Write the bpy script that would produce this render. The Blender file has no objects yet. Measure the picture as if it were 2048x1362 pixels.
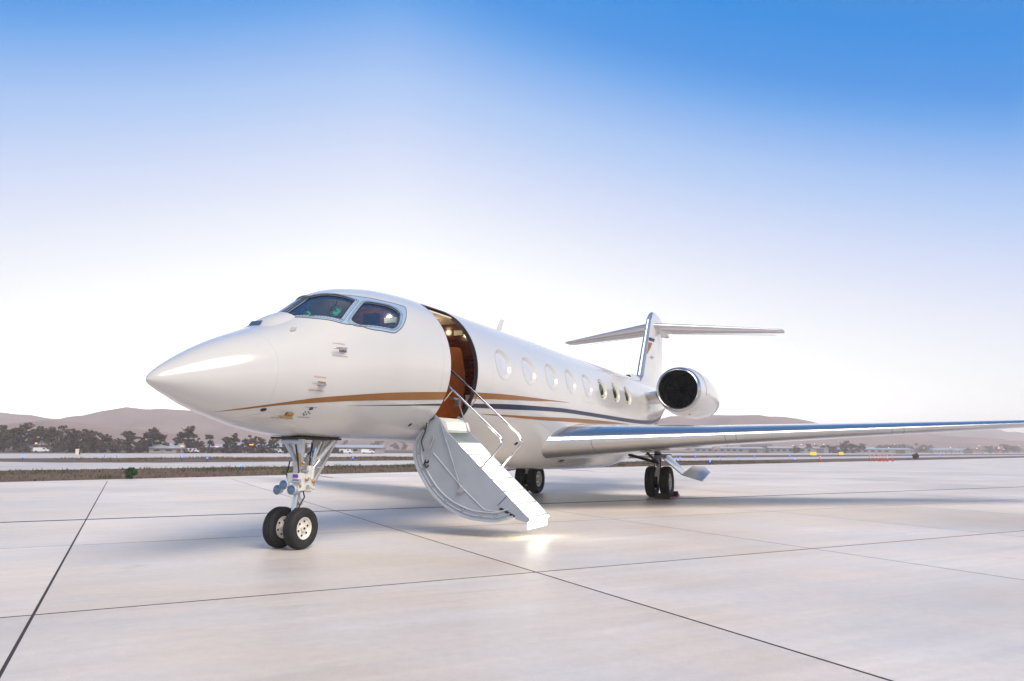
import bpy, bmesh, math, random
import numpy as np
from mathutils import Vector, Matrix

random.seed(7)
rng = np.random.default_rng(7)
sc = bpy.context.scene
col = sc.collection

# ------------------------------------------------------------------ camera
cd = bpy.data.cameras.new('camera')
cam = bpy.data.objects.new('camera', cd)
col.objects.link(cam)
cd.sensor_width = 36.0
cd.lens = 1444.8 / 2048 * 36.0
cd.clip_start = 0.05
cd.clip_end = 30000
cam.matrix_world = (Matrix.Translation((0, 0, 1.5)) @ Matrix.Rotation(math.pi / 2 + 0.149, 4, 'X')
                    @ Matrix.Rotation(0.0054, 4, 'Z'))
sc.camera = cam

# ------------------------------------------------------------------ sky
w = bpy.data.worlds.new('World')
sc.world = w
w.use_nodes = True
nt = w.node_tree
bg = nt.nodes['Background']
tc = nt.nodes.new('ShaderNodeTexCoord')
sx = nt.nodes.new('ShaderNodeSeparateXYZ')
nt.links.new(tc.outputs['Generated'], sx.inputs[0])
# the afterglow is an arch of light over the hills behind the aircraft: height above the horizon plus
# the turn away from the glow sets the colour
hor = nt.nodes.new('ShaderNodeCombineXYZ')
nt.links.new(sx.outputs['X'], hor.inputs['X']); nt.links.new(sx.outputs['Y'], hor.inputs['Y'])
nrm = nt.nodes.new('ShaderNodeVectorMath'); nrm.operation = 'NORMALIZE'
nt.links.new(hor.outputs[0], nrm.inputs[0])
dotn = nt.nodes.new('ShaderNodeVectorMath'); dotn.operation = 'DOT_PRODUCT'
nt.links.new(nrm.outputs[0], dotn.inputs[0])
dotn.inputs[1].default_value = (-0.177, 0.984, 0.0)
def mth(op, a, b):
    n = nt.nodes.new('ShaderNodeMath'); n.operation = op
    for k, v in ((0, a), (1, b)):
        if isinstance(v, (int, float)): n.inputs[k].default_value = v
        else: nt.links.new(v, n.inputs[k])
    return n.outputs[0]
turn = mth('MINIMUM', mth('MULTIPLY', mth('POWER', mth('MAXIMUM', mth('SUBTRACT', 1.0, dotn.outputs['Value']), 0.0), .60), .385), .19)
zeff = mth('ADD', sx.outputs['Z'], turn)
ramp = nt.nodes.new('ShaderNodeValToRGB')
nt.links.new(zeff, ramp.inputs[0])
SKY = [(0.0, (2.9, 2.5, 2.15)), (0.05, (2.6, 2.35, 2.12)), (0.11, (2.0, 1.9, 1.8)), (0.17, (1.42, 1.40, 1.36)), (0.215, (1.1, 1.1, 1.08)), (.255, (.95, .965, .965)), (.295, (.84, .87, .92)),
       (.333, (.75, .79, .89)), (.371, (.65, .71, .875)), (.42, (.52, .62, .85)), (.448, (.43, .57, .835)), (.476, (.36, .52, .82)), (.504, (.27, .45, .80)),
       (.53, (.185, .39, .775)), (.551, (.115, .335, .745)), (.58, (.055, .27, .705)), (.64, (.014, .235, .68)), (.75, (.045, .20, .53)), (1.0, (.10, .19, .38))]
cr = ramp.color_ramp
cr.interpolation = 'LINEAR'
while len(cr.elements) < len(SKY):
    cr.elements.new(0.5)
for e, (p, c) in zip(cr.elements, SKY):
    e.position = p
    e.color = (*c, 1)
nt.links.new(ramp.outputs['Color'], bg.inputs['Color'])
bg.inputs['Strength'].default_value = 1.0

# ------------------------------------------------------------------ soft warm key from the right of the apron
sd = bpy.data.lights.new('sun', 'SUN')
sd.energy = 3.8
sd.angle = math.radians(40)
sd.color = (1.0, 0.875, 0.72)
sun = bpy.data.objects.new('sun', sd)
col.objects.link(sun)
sun_pos = Vector((0.66, -0.75, 0.0)).normalized() * math.cos(math.radians(50)) + Vector((0, 0, math.sin(math.radians(50))))
sun.rotation_euler = sun_pos.to_track_quat('Z', 'Y').to_euler()
sun.location = sun_pos * 60

sc.view_settings.view_transform = 'Standard'
sc.view_settings.look = 'None'
sc.view_settings.exposure = 0.16
sc.view_settings.gamma = 1
sc.cycles.use_denoising = True
sc.cycles.sample_clamp_direct = 0.0
sc.cycles.sample_clamp_indirect = 6.0
sc.cycles.max_bounces = 8
sc.cycles.volume_bounces = 2

# ------------------------------------------------------------------ materials
def principled(name, base, rough=0.5, metal=0.0, coat=0.0, spec=0.5, emit=None, es=0.0):
    m = bpy.data.materials.new(name)
    m.use_nodes = True
    b = m.node_tree.nodes['Principled BSDF']
    b.inputs['Base Color'].default_value = (*base, 1)
    b.inputs['Roughness'].default_value = rough
    b.inputs['Metallic'].default_value = metal
    b.inputs['Coat Weight'].default_value = coat
    b.inputs['Coat Roughness'].default_value = 0.10
    b.inputs['Specular IOR Level'].default_value = spec
    if emit:
        b.inputs['Emission Color'].default_value = (*emit, 1)
        b.inputs['Emission Strength'].default_value = es
    return m

def noisy(m, c1, c2, scale=4.0, detail=6, stretch=(1, 1, 1), bump=0.0, coord='Object', rough=None, bscale=None, rot=0.0, lo=.3, hi=.7):
    t = m.node_tree
    b = t.nodes['Principled BSDF']
    if coord == 'World':
        g = t.nodes.new('ShaderNodeNewGeometry'); src = g.outputs['Position']
    else:
        g = t.nodes.new('ShaderNodeTexCoord'); src = g.outputs[coord]
    mp = t.nodes.new('ShaderNodeMapping')
    mp.inputs['Scale'].default_value = stretch
    mp.inputs['Rotation'].default_value = (0, 0, rot)
    t.links.new(src, mp.inputs[0])
    n = t.nodes.new('ShaderNodeTexNoise')
    n.inputs['Scale'].default_value = scale
    n.inputs['Detail'].default_value = detail
    t.links.new(mp.outputs[0], n.inputs['Vector'])
    r = t.nodes.new('ShaderNodeValToRGB')
    r.color_ramp.elements[0].position = lo; r.color_ramp.elements[0].color = (*c1, 1)
    r.color_ramp.elements[1].position = hi; r.color_ramp.elements[1].color = (*c2, 1)
    t.links.new(n.outputs['Fac'], r.inputs[0])
    t.links.new(r.outputs[0], b.inputs['Base Color'])
    if rough:
        q = t.nodes.new('ShaderNodeMapRange')
        q.inputs['To Min'].default_value, q.inputs['To Max'].default_value = rough
        t.links.new(n.outputs['Fac'], q.inputs['Value'])
        t.links.new(q.outputs['Result'], b.inputs['Roughness'])
    if bump:
        n2 = t.nodes.new('ShaderNodeTexNoise')
        n2.inputs['Scale'].default_value = bscale or scale * 6
        n2.inputs['Detail'].default_value = 5
        t.links.new(mp.outputs[0], n2.inputs['Vector'])
        bp = t.nodes.new('ShaderNodeBump')
        bp.inputs['Strength'].default_value = bump
        bp.inputs['Distance'].default_value = 0.02
        t.links.new(n2.outputs['Fac'], bp.inputs['Height'])
        t.links.new(bp.outputs[0], b.inputs['Normal'])
    return m

M = {}
M['paint'] = noisy(principled('white_paint', (.585, .57, .54), .18, coat=.8), (.57, .555, .525), (.60, .585, .555), 0.7, 3)
M['trimreflect'] = principled('trim_blue_reflection', (.30, .41, .54), .25, coat=.8)  # white trim; the blue it reflects is put into the base colour
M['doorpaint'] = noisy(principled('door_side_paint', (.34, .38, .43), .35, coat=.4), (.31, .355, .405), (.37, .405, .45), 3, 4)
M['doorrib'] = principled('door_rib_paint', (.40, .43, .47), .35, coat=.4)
M['gold'] = noisy(principled('gold_stripe', (.25, .098, .011), .36, coat=.15), (.23, .09, .009), (.28, .11, .013), 2, 3)
M['navy'] = principled('navy_stripe', (.003, .008, .045), .38, coat=.12)
M['line'] = principled('panel_line', (.06, .065, .075), .6)
M['faint'] = principled('faint_panel_line', (.42, .42, .42), .5)
M['polish'] = noisy(principled('polished_metal', (.52, .53, .54), .24, 1.0), (.49, .50, .51), (.55, .56, .57), .8, 3)
M['satin'] = principled('satin_metal', (.60, .61, .63), .34, 1.0)
M['chrome'] = principled('chrome', (.62, .63, .65), .1, 1.0)
M['steel'] = noisy(principled('gear_steel', (.55, .56, .57), .32, .9), (.45, .46, .47), (.62, .62, .62), 9, 4)
M['gearwhite'] = noisy(principled('gear_white_paint', (.74, .73, .69), .35, coat=.3), (.62, .60, .55), (.80, .79, .75), 11, 5)
M['gearblue'] = principled('gear_grey_paint', (.42, .50, .58), .35, coat=.3)
M['doorgrey'] = noisy(principled('gear_door_paint', (.40, .40, .38), .4, coat=.3), (.35, .35, .33), (.44, .44, .42), 4, 4)
M['hose'] = principled('hydraulic_hose', (.02, .02, .022), .5)
M['brass'] = principled('fitting_brass', (.45, .30, .12), .35, .9)
M['purple'] = principled('purple_tag', (.18, .05, .42), .5)
M['tyre'] = noisy(principled('tyre_rubber', (.012, .012, .013), .75), (.009, .009, .010), (.022, .021, .020), 14, 5, bump=.15)
M['rim'] = noisy(principled('wheel_rim', (.74, .71, .64), .35, coat=.3), (.62, .58, .5), (.8, .77, .7), 12, 4)
M['dark'] = principled('dark_recess', (.012, .012, .013), .6)
M['duct'] = principled('engine_duct', (.035, .028, .025), .38, .3)
M['blade'] = principled('fan_blade', (.014, .013, .013), .6, .0)
M['seal'] = principled('door_seal', (.035, .025, .03), .5)
M['wood'] = noisy(principled('mahogany', (.085, .016, .006), .15, coat=1.0), (.04, .007, .003), (.13, .026, .009), 3.0, 8, (1, 1, 6), coord='Object')
M['leather'] = noisy(principled('tan_leather', (.36, .10, .02), .45), (.30, .085, .016), (.40, .115, .024), 9, 5, bump=.2)
M['cream'] = principled('cream_panel', (.72, .63, .47), .5)
M['inner'] = principled('cabin_lining', (.16, .12, .09), .7)
M['shade'] = noisy(principled('window_shade', (.52, .54, .57), .35, coat=.5), (.50, .52, .55), (.55, .57, .60), 3, 2)
M['cabinglow'] = principled('painted_cabin_glow', (.42, .40, .16), .5, emit=(.75, .70, .22), es=.06)  # cabin light on the window reveal, put into yellow colour and weak emission
M['screen'] = principled('green_display', (.01, .05, .02), .3, emit=(.10, 1.0, .45), es=.45)
M['seatblue'] = principled('cockpit_seat', (.02, .035, .06), .7)
M['steplight'] = principled('step_light', (.9, .9, .8), .4, emit=(1.0, .95, .74), es=9.0)
M['tread'] = principled('stair_tread', (.78, .78, .72), .5)
M['lamp_w'] = principled('downlight', (.9, .9, .8), .4, emit=(1.0, .88, .62), es=4)
M['lens'] = principled('landing_light_lens', (.10, .16, .24), .06, .6, coat=1)
M['redtext'] = principled('red_lettering', (.45, .05, .03), .5)
M['greymark'] = principled('grey_mark', (.22, .22, .23), .4)
M['chock'] = noisy(principled('chock_rubber', (.02, .015, .014), .7), (.012, .011, .011), (.05, .022, .016), 8, 4)

def glass_mat(name, tint, refl=1.55):
    m = bpy.data.materials.new(name)
    m.use_nodes = True
    t = m.node_tree
    t.nodes.clear()
    o = t.nodes.new('ShaderNodeOutputMaterial')
    tr = t.nodes.new('ShaderNodeBsdfTransparent'); tr.inputs[0].default_value = (*tint, 1)
    gl = t.nodes.new('ShaderNodeBsdfGlossy'); gl.inputs['Roughness'].default_value = 0.02
    gl.inputs['Color'].default_value = (.9, .95, 1, 1)
    fr = t.nodes.new('ShaderNodeFresnel'); fr.inputs[0].default_value = refl
    mx = t.nodes.new('ShaderNodeMixShader')
    t.links.new(fr.outputs[0], mx.inputs[0]); t.links.new(tr.outputs[0], mx.inputs[1]); t.links.new(gl.outputs[0], mx.inputs[2])
    t.links.new(mx.outputs[0], o.inputs[0])
    return m
M['glass'] = glass_mat('cockpit_glass', (.55, .76, .90), 3.0)

def emis(name, c, s):
    m = bpy.data.materials.new(name); m.use_nodes = True
    b = m.node_tree.nodes['Principled BSDF']
    b.inputs['Base Color'].default_value = (*[min(1, x) for x in c], 1)
    b.inputs['Emission Color'].default_value = (*c, 1)
    b.inputs['Emission Strength'].default_value = s
    return m
M['bluelamp'] = emis('blue_taxi_lamp', (.02, .10, 1.0), 7)
M['orangelamp'] = emis('sodium_lamp', (1.0, .27, .03), 3.2)
M['warmlamp'] = emis('warm_lamp', (1.0, .62, .28), 3.0)
M['redlamp'] = emis('red_lamp', (1.0, .12, .06), 8)

# concrete of the apron: broom streaks along the pours, stains, per slab tone
def concrete(name, base, streak_rot, per_object=True):
    m = principled(name, base, .5)
    t = m.node_tree; b = t.nodes['Principled BSDF']
    g = t.nodes.new('ShaderNodeNewGeometry')
    def noise(scale, stretch, rot, detail=6, rough=.55):
        mp = t.nodes.new('ShaderNodeMapping'); mp.vector_type = 'POINT'
        rt = t.nodes.new('ShaderNodeVectorRotate'); rt.rotation_type = 'Z_AXIS'; rt.inputs['Angle'].default_value = rot
        t.links.new(g.outputs['Position'], rt.inputs['Vector'])
        t.links.new(rt.outputs[0], mp.inputs[0])
        mp.inputs['Scale'].default_value = stretch
        n = t.nodes.new('ShaderNodeTexNoise')
        n.inputs['Scale'].default_value = scale; n.inputs['Detail'].default_value = detail; n.inputs['Roughness'].default_value = rough
        t.links.new(mp.outputs[0], n.inputs['Vector'])
        return n
    n1 = noise(.22, (1, 1, 1), 0)
    n2 = noise(1.0, (.22, 3.2, 1), streak_rot, 8, .65)
    n3 = noise(9.0, (1, 1, 1), 0, 6)
    def ramp_(n, lo, hi, a, c):
        r = t.nodes.new('ShaderNodeMapRange')
        r.inputs['From Min'].default_value = lo; r.inputs['From Max'].default_value = hi
        r.inputs['To Min'].default_value = a; r.inputs['To Max'].default_value = c
        t.links.new(n.outputs['Fac'], r.inputs['Value']); return r.outputs['Result']
    def mulf_(a, c):
        k = t.nodes.new('ShaderNodeMath'); k.operation = 'MULTIPLY'
        t.links.new(a, k.inputs[0]); t.links.new(c, k.inputs[1]); return k.outputs[0]
    f1 = ramp_(n1, .3, .7, .80, 1.09)
    f2 = ramp_(n2, .3, .7, .86, 1.07)
    n7 = noise(55.0, (1, 1, 1), 0, 3)
    f3 = mulf_(ramp_(n3, .25, .75, .93, 1.04), ramp_(n7, .25, .75, .93, 1.05))
    def mulf(a, c):
        k = t.nodes.new('ShaderNodeMath'); k.operation = 'MULTIPLY'
        t.links.new(a, k.inputs[0]); t.links.new(c, k.inputs[1]); return k.outputs[0]
    n5 = noise(.9, (1, 1, 1), 0, 3); n6 = noise(2.6, (.12, 2.2, 1), streak_rot + .12, 5)
    f = mulf(mulf(mulf(f1, f2), f3), mulf(ramp_(n5, .66, .78, 1.0, .80), ramp_(n6, .62, .80, 1.0, .84)))
    if per_object:
        oi = t.nodes.new('ShaderNodeObjectInfo')
        r = t.nodes.new('ShaderNodeMapRange'); r.inputs['To Min'].default_value = .90; r.inputs['To Max'].default_value = 1.05
        t.links.new(oi.outputs['Random'], r.inputs['Value'])
        f = mulf(f, r.outputs['Result'])
    # faint warm or cool staining
    mixc = t.nodes.new('ShaderNodeMix'); mixc.data_type = 'RGBA'
    n4 = noise(.35, (1, 1.6, 1), streak_rot + .4, 4)
    t.links.new(ramp_(n4, .35, .65, 0, 1), mixc.inputs['Factor'])
    mixc.inputs['A'].default_value = (base[0] * 1.04, base[1] * .975, base[2] * .90, 1)
    mixc.inputs['B'].default_value = (base[0] * .98, base[1] * 1.0, base[2] * 1.04, 1)
    sv = t.nodes.new('ShaderNodeVectorMath'); sv.operation = 'SCALE'
    t.links.new(mixc.outputs['Result'], sv.inputs[0]); t.links.new(f, sv.inputs['Scale'])
    t.links.new(sv.outputs['Vector'], b.inputs['Base Color'])
    t.links.new(ramp_(n2, .3, .7, .36, .58), b.inputs['Roughness'])
    bp = t.nodes.new('ShaderNodeBump'); bp.inputs['Strength'].default_value = .12; bp.inputs['Distance'].default_value = .01
    t.links.new(n3.outputs['Fac'], bp.inputs['Height']); t.links.new(bp.outputs[0], b.inputs['Normal'])
    return m
GTH = 0.4851                      # direction of the slab grid
M['concrete'] = concrete('apron_concrete', (.695, .64, .595), -GTH)
M['taxi'] = concrete('taxiway_surface', (.52, .49, .48), -.78, False)
M['sealant'] = principled('joint_sealant', (.035, .027, .03), .8)
M['earth'] = noisy(principled('dry_earth', (.16, .11, .07), .95), (.06, .04, .03), (.14, .095, .06), .5, 8, coord='World', bump=.5, bscale=6)
M['drygrass'] = noisy(principled('dry_grass', (.25, .16, .08), .9), (.10, .058, .032), (.23, .14, .068), .7, 5, coord='World')
M['greengrass'] = noisy(principled('green_weeds', (.10, .13, .04), .9), (.035, .05, .015), (.10, .11, .04), .9, 5, coord='World')
M['leafgreen'] = noisy(principled('bush_leaf', (.035, .10, .015), .7), (.012, .045, .007), (.03, .09, .015), 3, 4)
M['leafdark'] = noisy(principled('tree_leaf', (.085, .055, .034), .8), (.045, .032, .021), (.13, .084, .05), .4, 4)
M['leafolive'] = noisy(principled('olive_leaf', (.09, .085, .04), .8), (.05, .055, .025), (.13, .115, .055), .5, 4)
M['bark'] = principled('bark', (.07, .05, .038), .9)
M['hill'] = noisy(principled('dry_hill', (.24, .165, .14), 1.0, spec=.1), (.18, .125, .108), (.29, .20, .168), .012, 8, coord='World')
M['wallpale'] = noisy(principled('pale_wall', (.55, .54, .52), .8), (.28, .26, .24), (.38, .36, .34), .6, 4)
M['roofpale'] = noisy(principled('metal_roof', (.58, .62, .68), .35, .2), (.34, .37, .42), (.46, .49, .54), .5, 3, (1, 6, 1))
M['roofbrown'] = principled('brown_roof', (.17, .11, .085), .8)
M['winglass'] = principled('window_pane', (.03, .035, .045), .1)
M['signyellow'] = principled('sign_yellow', (.80, .55, .02), .5, emit=(1.0, .72, .05), es=.55)
M['black'] = principled('matt_black', (.012, .012, .012), .6)
M['red'] = principled('safety_red', (.62, .03, .025), .5)
M['white'] = principled('safety_white', (.80, .80, .80), .5)
M['vehicle'] = principled('vehicle_white', (.75, .75, .76), .3, coat=.6)

# ------------------------------------------------------------------ mesh helpers
class MB:
    def __init__(s): s.v = []; s.f = []; s.m = []; s.mi = 0
    def add(s, verts, faces):
        o = len(s.v); s.v += [tuple(map(float, p)) for p in verts]
        for f in faces: s.f.append([i + o for i in f]); s.m.append(s.mi)
    def box(s, c, d, R=None):
        c = Vector(c)
        P = []
        for x in (-.5, .5):
            for y in (-.5, .5):
                for z in (-.5, .5):
                    q = Vector((x * d[0], y * d[1], z * d[2]))
                    P.append(c + (R @ q if R else q))
        s.add(P, [(0, 1, 3, 2), (4, 6, 7, 5), (0, 4, 5, 1), (2, 3, 7, 6), (0, 2, 6, 4), (1, 5, 7, 3)])
    def tube(s, pts, r, seg=10, caps=True, rads=None):
        pts = [Vector(p) for p in pts]
        up = None; rings = []
        for i, p in enumerate(pts):
            t = (pts[min(i + 1, len(pts) - 1)] - pts[max(i - 1, 0)]).normalized()
            if up is None:
                up = Vector((0, 0, 1)) if abs(t.z) < .9 else Vector((1, 0, 0))
            n = (up - t * up.dot(t)).normalized(); up = n
            b = t.cross(n)
            rr = rads[i] if rads else r
            rings.append([p + (n * math.cos(2 * math.pi * k / seg) + b * math.sin(2 * math.pi * k / seg)) * rr for k in range(seg)])
        s.loft(rings, True, caps)
    def loft(s, rings, closed=True, caps=False):
        n = len(rings[0]); V = [p for r in rings for p in r]; F = []
        for i in range(len(rings) - 1):
            for j in range(n if closed else n - 1):
                k = (j + 1) % n
                F.append((i * n + j, i * n + k, (i + 1) * n + k, (i + 1) * n + j))
        if caps:
            F.append(tuple(range(n))[::-1]); F.append(tuple((len(rings) - 1) * n + j for j in range(n)))
        s.add(V, F)
    def lathe(s, prof, axis_o, axis_d, seg=32, caps=False):
        """prof: (distance along axis, radius)"""
        o = Vector(axis_o); d = Vector(axis_d).normalized()
        u = d.cross(Vector((0, 0, 1)))
        if u.length < 1e-3: u = Vector((1, 0, 0))
        u.normalize(); v = d.cross(u)
        rings = [[o + d * t + (u * math.cos(2 * math.pi * k / seg) + v * math.sin(2 * math.pi * k / seg)) * r for k in range(seg)] for t, r in prof]
        s.loft(rings, True, caps)
    def prism(s, poly, ext):
        """poly: 3-D points of a planar outline, ext: extrusion vector"""
        n = len(poly); e = Vector(ext)
        P = [Vector(p) for p in poly] + [Vector(p) + e for p in poly]
        s.add(P, [tuple(range(n))[::-1], tuple(range(n, 2 * n))] + [(i, (i + 1) % n, n + (i + 1) % n, n + i) for i in range(n)])
    def mesh(s, name, mats, smooth=True, angle=35):
        me = bpy.data.meshes.new(name)
        me.from_pydata(s.v, [], s.f)
        if not isinstance(mats, (list, tuple)): mats = [mats]
        for k in mats: me.materials.append(M[k] if isinstance(k, str) else k)
        me.polygons.foreach_set('material_index', s.m)
        bm = bmesh.new(); bm.from_mesh(me)
        bmesh.ops.remove_doubles(bm, verts=bm.verts, dist=1e-5)
        bmesh.ops.recalc_face_normals(bm, faces=bm.faces)
        bm.to_mesh(me); bm.free()
        if smooth:
            me.polygons.foreach_set('use_smooth', [True] * len(me.polygons))
            me.set_sharp_from_angle(angle=math.radians(angle))
        me.update()
        return me
    def obj(s, name, mats, parent=None, smooth=True, angle=35):
        return link(name, s.mesh(name, mats, smooth, angle), parent)

def link(name, me, parent=None):
    o = bpy.data.objects.new(name, me)
    col.objects.link(o)
    if parent: o.parent = parent
    return o
def empty(name, loc=(0, 0, 0), rz=0):
    o = bpy.data.objects.new(name, None); col.objects.link(o)
    o.location = loc; o.rotation_euler = (0, 0, rz); o.empty_display_size = .2
    return o
def tag(o, label=None, cat=None, group=None, kind=None):
    if label: o['label'] = label
    if cat: o['category'] = cat
    if group: o['group'] = group
    if kind: o['kind'] = kind
    return o
def copy_tree(o, parent=None):
    c = o.copy(); col.objects.link(c)
    if parent: c.parent = parent
    for ch in list(o.children): copy_tree(ch, c)
    return c
def rounded(poly, r, n=5):
    """round the corners of a 2-D polygon"""
    out = []; k = len(poly)
    for i in range(k):
        p0, p, p1 = Vector(poly[i - 1]), Vector(poly[i]), Vector(poly[(i + 1) % k])
        rr = r if not isinstance(r, (list, tuple)) else r[i]
        a = (p0 - p); b = (p1 - p)
        d = min(rr, a.length * .48, b.length * .48)
        A = p + a.normalized() * d; B = p + b.normalized() * d
        for j in range(n + 1):
            t = j / n
            out.append(tuple((1 - t) ** 2 * A + 2 * t * (1 - t) * p + t * t * B))
    return out

# ------------------------------------------------------------------ ground
def strip(name, pts, z, mat):
    b = MB(); b.add([(x, y, z) for x, y in pts], [tuple(range(len(pts)))])
    o = b.obj(name, mat, smooth=False)
    return tag(o, kind='structure')
strip('ground', [(-2300, -600), (2300, -600), (2300, 2300), (-2300, 2300)], -.06, 'earth')
# the apron's far edge runs at 45 degrees behind the aircraft; bands lie parallel to it
EDGE = [(-120, -68), (-22, 31.6), (-12.8, 41.6), (-6.2, 48.4), (22, 78.2), (41.1, 97.5), (81.2, 137.5), (400, 460)]
U45 = Vector((.707, .7072)); N45 = Vector((-.7072, .707))
def band(d0, d1, s0=-160, s1=1500):
    o = Vector((0, 53.9))
    return [tuple(o + U45 * s + N45 * d) for s, d in ((s0, d0), (s1, d0), (s1, d1), (s0, d1))]
strip('apron', EDGE + [(400, -120), (-120, -120)], -.030, 'concrete')
strip('taxiway', band(18, 38), -.040, 'taxi')
strip('runway', band(74, 150), -.040, 'taxi')
# link taxiway between the two
a0 = Vector((0, 53.9))
strip('link_taxiway', [tuple(a0 + U45 * s + N45 * d) for s, d in ((-42, 37), (-10, 37), (-19, 43), (-26, 56), (-28, 75), (-72, 75), (-58, 55), (-52, 44))], -.036, 'taxi')

# concrete slabs with open, sealed joints
UL = [-.63, 4.58, 9.50, 14.27]; VL = [8.02, 13.28, 17.80]
while UL[0] > -62: UL.insert(0, UL[0] - 4.95)
while UL[-1] < 60: UL.append(UL[-1] + 4.95)
VL.insert(0, -2.0)
while VL[0] > -12: VL.insert(0, VL[0] - 4.9)
while VL[-1] < 60: VL.append(VL[-1] + 4.9)
GAPU = {-.63: .027, 4.58: .032, 9.50: .026, 14.27: .024}
GAPV = {8.02: .042, 13.28: .035, 17.80: .20}
cG, sG = math.cos(GTH), math.sin(GTH)
def uv2w(u, v): return (u * cG - v * sG, u * sG + v * cG)
def inside_edge(x, y): return (y - 53.9) - x < -.3
bmu = MB(); bmu.box((0, 0, -.5), (1, 1, 1))
slab_me = bmu.mesh('slab', 'concrete', smooth=False)
apron_o = bpy.data.objects['apron']
nslab = 0
bed = MB()
for i in range(len(UL) - 1):
    for j in range(len(VL) - 1):
        u0 = UL[i] + GAPU.get(UL[i], .026) / 2; u1 = UL[i + 1] - GAPU.get(UL[i + 1], .026) / 2
        v0 = VL[j] + GAPV.get(VL[j], .026) / 2; v1 = VL[j + 1] - GAPV.get(VL[j + 1], .026) / 2
        cs = [uv2w(u, v) for u in (u0, u1) for v in (v0, v1)]
        if not all(inside_edge(*c) for c in cs): continue
        # keep what the camera can see, with a margin around it
        if not any(y > -3 and abs(x) < 6 + .95 * max(y, 0) for x, y in cs): continue
        if min(y for x, y in cs) > 52: continue
        o = link('slab', slab_me, apron_o)
        x, y = uv2w((u0 + u1) / 2, (v0 + v1) / 2)
        o.location = (x, y, 0); o.rotation_euler = (0, 0, GTH); o.scale = (u1 - u0, v1 - v0, .024)
        nslab += 1
        bed.add([(*uv2w(u_, v_), -.0015) for u_, v_ in ((UL[i], VL[j]), (UL[i + 1], VL[j]), (UL[i + 1], VL[j + 1]), (UL[i], VL[j + 1]))], [(0, 1, 2, 3)])
tag(bed.obj('joint_bed', 'sealant', smooth=False), kind='structure')

# ------------------------------------------------------------------ fuselage surface
def hermite(xs, ys, x):
    xs = np.asarray(xs, float); ys = np.asarray(ys, float); n = len(xs)
    d = np.diff(ys) / np.diff(xs); m = np.zeros(n); m[0] = d[0]; m[-1] = d[-1]
    for i in range(1, n - 1):
        if d[i - 1] * d[i] > 0:
            w1 = 2 * (xs[i + 1] - xs[i]) + (xs[i] - xs[i - 1]); w2 = (xs[i + 1] - xs[i]) + 2 * (xs[i] - xs[i - 1])
            m[i] = (w1 + w2) / (w1 / d[i - 1] + w2 / d[i])
    x = np.clip(x, xs[0], xs[-1]); i = np.clip(np.searchsorted(xs, x) - 1, 0, n - 2)
    hh = xs[i + 1] - xs[i]; t = (x - xs[i]) / hh
    return (2 * t**3 - 3 * t**2 + 1) * ys[i] + (t**3 - 2 * t**2 + t) * hh * m[i] + (-2 * t**3 + 3 * t**2) * ys[i + 1] + (t**3 - t**2) * hh * m[i + 1]
SX = [0, .04, .15, .35, .7, 1.1, 1.6, 2.1, 2.6, 3.0, 3.3, 3.7, 4.2, 5, 6, 7.5, 9, 10.5, 12, 13.5, 15, 17, 19, 21, 23, 25, 27, 28.6]
TOP = [2.32, 2.385, 2.478, 2.61, 2.81, 3.0, 3.20, 3.42, 3.735, 3.995, 4.11, 4.205, 4.285, 4.335, 4.345, 4.345, 4.345, 4.345, 4.335, 4.32, 4.32, 4.32, 4.32, 4.31, 4.28, 4.18, 4.02, 3.85]
BOT = [2.32, 2.27, 2.215, 2.135, 2.0, 1.89, 1.772, 1.70, 1.658, 1.648, 1.642, 1.638, 1.637, 1.637, 1.63, 1.48, 1.18, 1.025, .97, .935, .91, .90, 1.0, 1.5, 2.1, 2.7, 3.25, 3.65]
HWD = [0, .07, .16, .28, .46, .63, .79, .92, 1.03, 1.10, 1.15, 1.20, 1.25, 1.31, 1.345, 1.345, 1.345, 1.345, 1.345, 1.345, 1.345, 1.345, 1.34, 1.27, 1.1, .8, .45, .1]
EXL = [2.0] * 14 + [2.0, 2.1, 2.3, 2.5, 2.6, 2.6, 2.6, 2.6, 2.4, 2.1, 2, 2, 2, 2]
ZMX = [0, .5, 1.5, 2.6, 4, 6, 19, 22, 25, 28.6]; ZMY = [2.32, 2.40, 2.56, 2.72, 2.92, 2.985, 2.985, 3.1, 3.4, 3.75]
def prm(a):
    a = np.asarray(a, float)
    return [hermite(SX, q, a) for q in (TOP, BOT, HWD, EXL)] + [hermite(ZMX, ZMY, a)]
def sect(a, phi, shrink=0.0):
    top, bot, hw, ex, zm = prm(a)
    top = top - shrink; bot = bot + shrink; hw = hw - shrink
    s, c = np.sin(phi), np.cos(phi); up = c >= 0
    e = np.where(up, 2.0, ex)
    y = hw * np.sign(s) * np.abs(s) ** (2 / e)
    z = np.where(up, zm + (top - zm) * np.abs(c) ** (2 / e), zm - (zm - bot) * np.abs(c) ** (2 / e))
    return y, z
_G = np.linspace(0, 28.6, 14301)
_T = [q.tolist() for q in prm(_G)]
def prs(a):
    """section values at one station, read from a table"""
    x = min(max(a, 0.0), 28.5999) * 500.0; i = int(x); t = x - i
    return [q[i] + (q[i + 1] - q[i]) * t for q in _T]
def sec1(a, phi):
    top, bot, hw, ex, zm = prs(a)
    s, c = math.sin(phi), math.cos(phi)
    if c >= 0: return hw * s, zm + (top - zm) * c
    return math.copysign(hw * abs(s) ** (2 / ex), s), zm - (zm - bot) * (-c) ** (2 / ex)
def phi_of(a, b, c):
    top, bot, hw, ex, zm = prs(a)
    if c >= zm: return math.atan2(b / hw, (c - zm) / (top - zm))
    return math.atan2(math.copysign(abs(b / hw) ** (ex / 2), b), -abs((zm - c) / (zm - bot)) ** (ex / 2))
def P(a, b, c): return Vector((a, -b, c))                 # aircraft axes: aft, port, up
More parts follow.
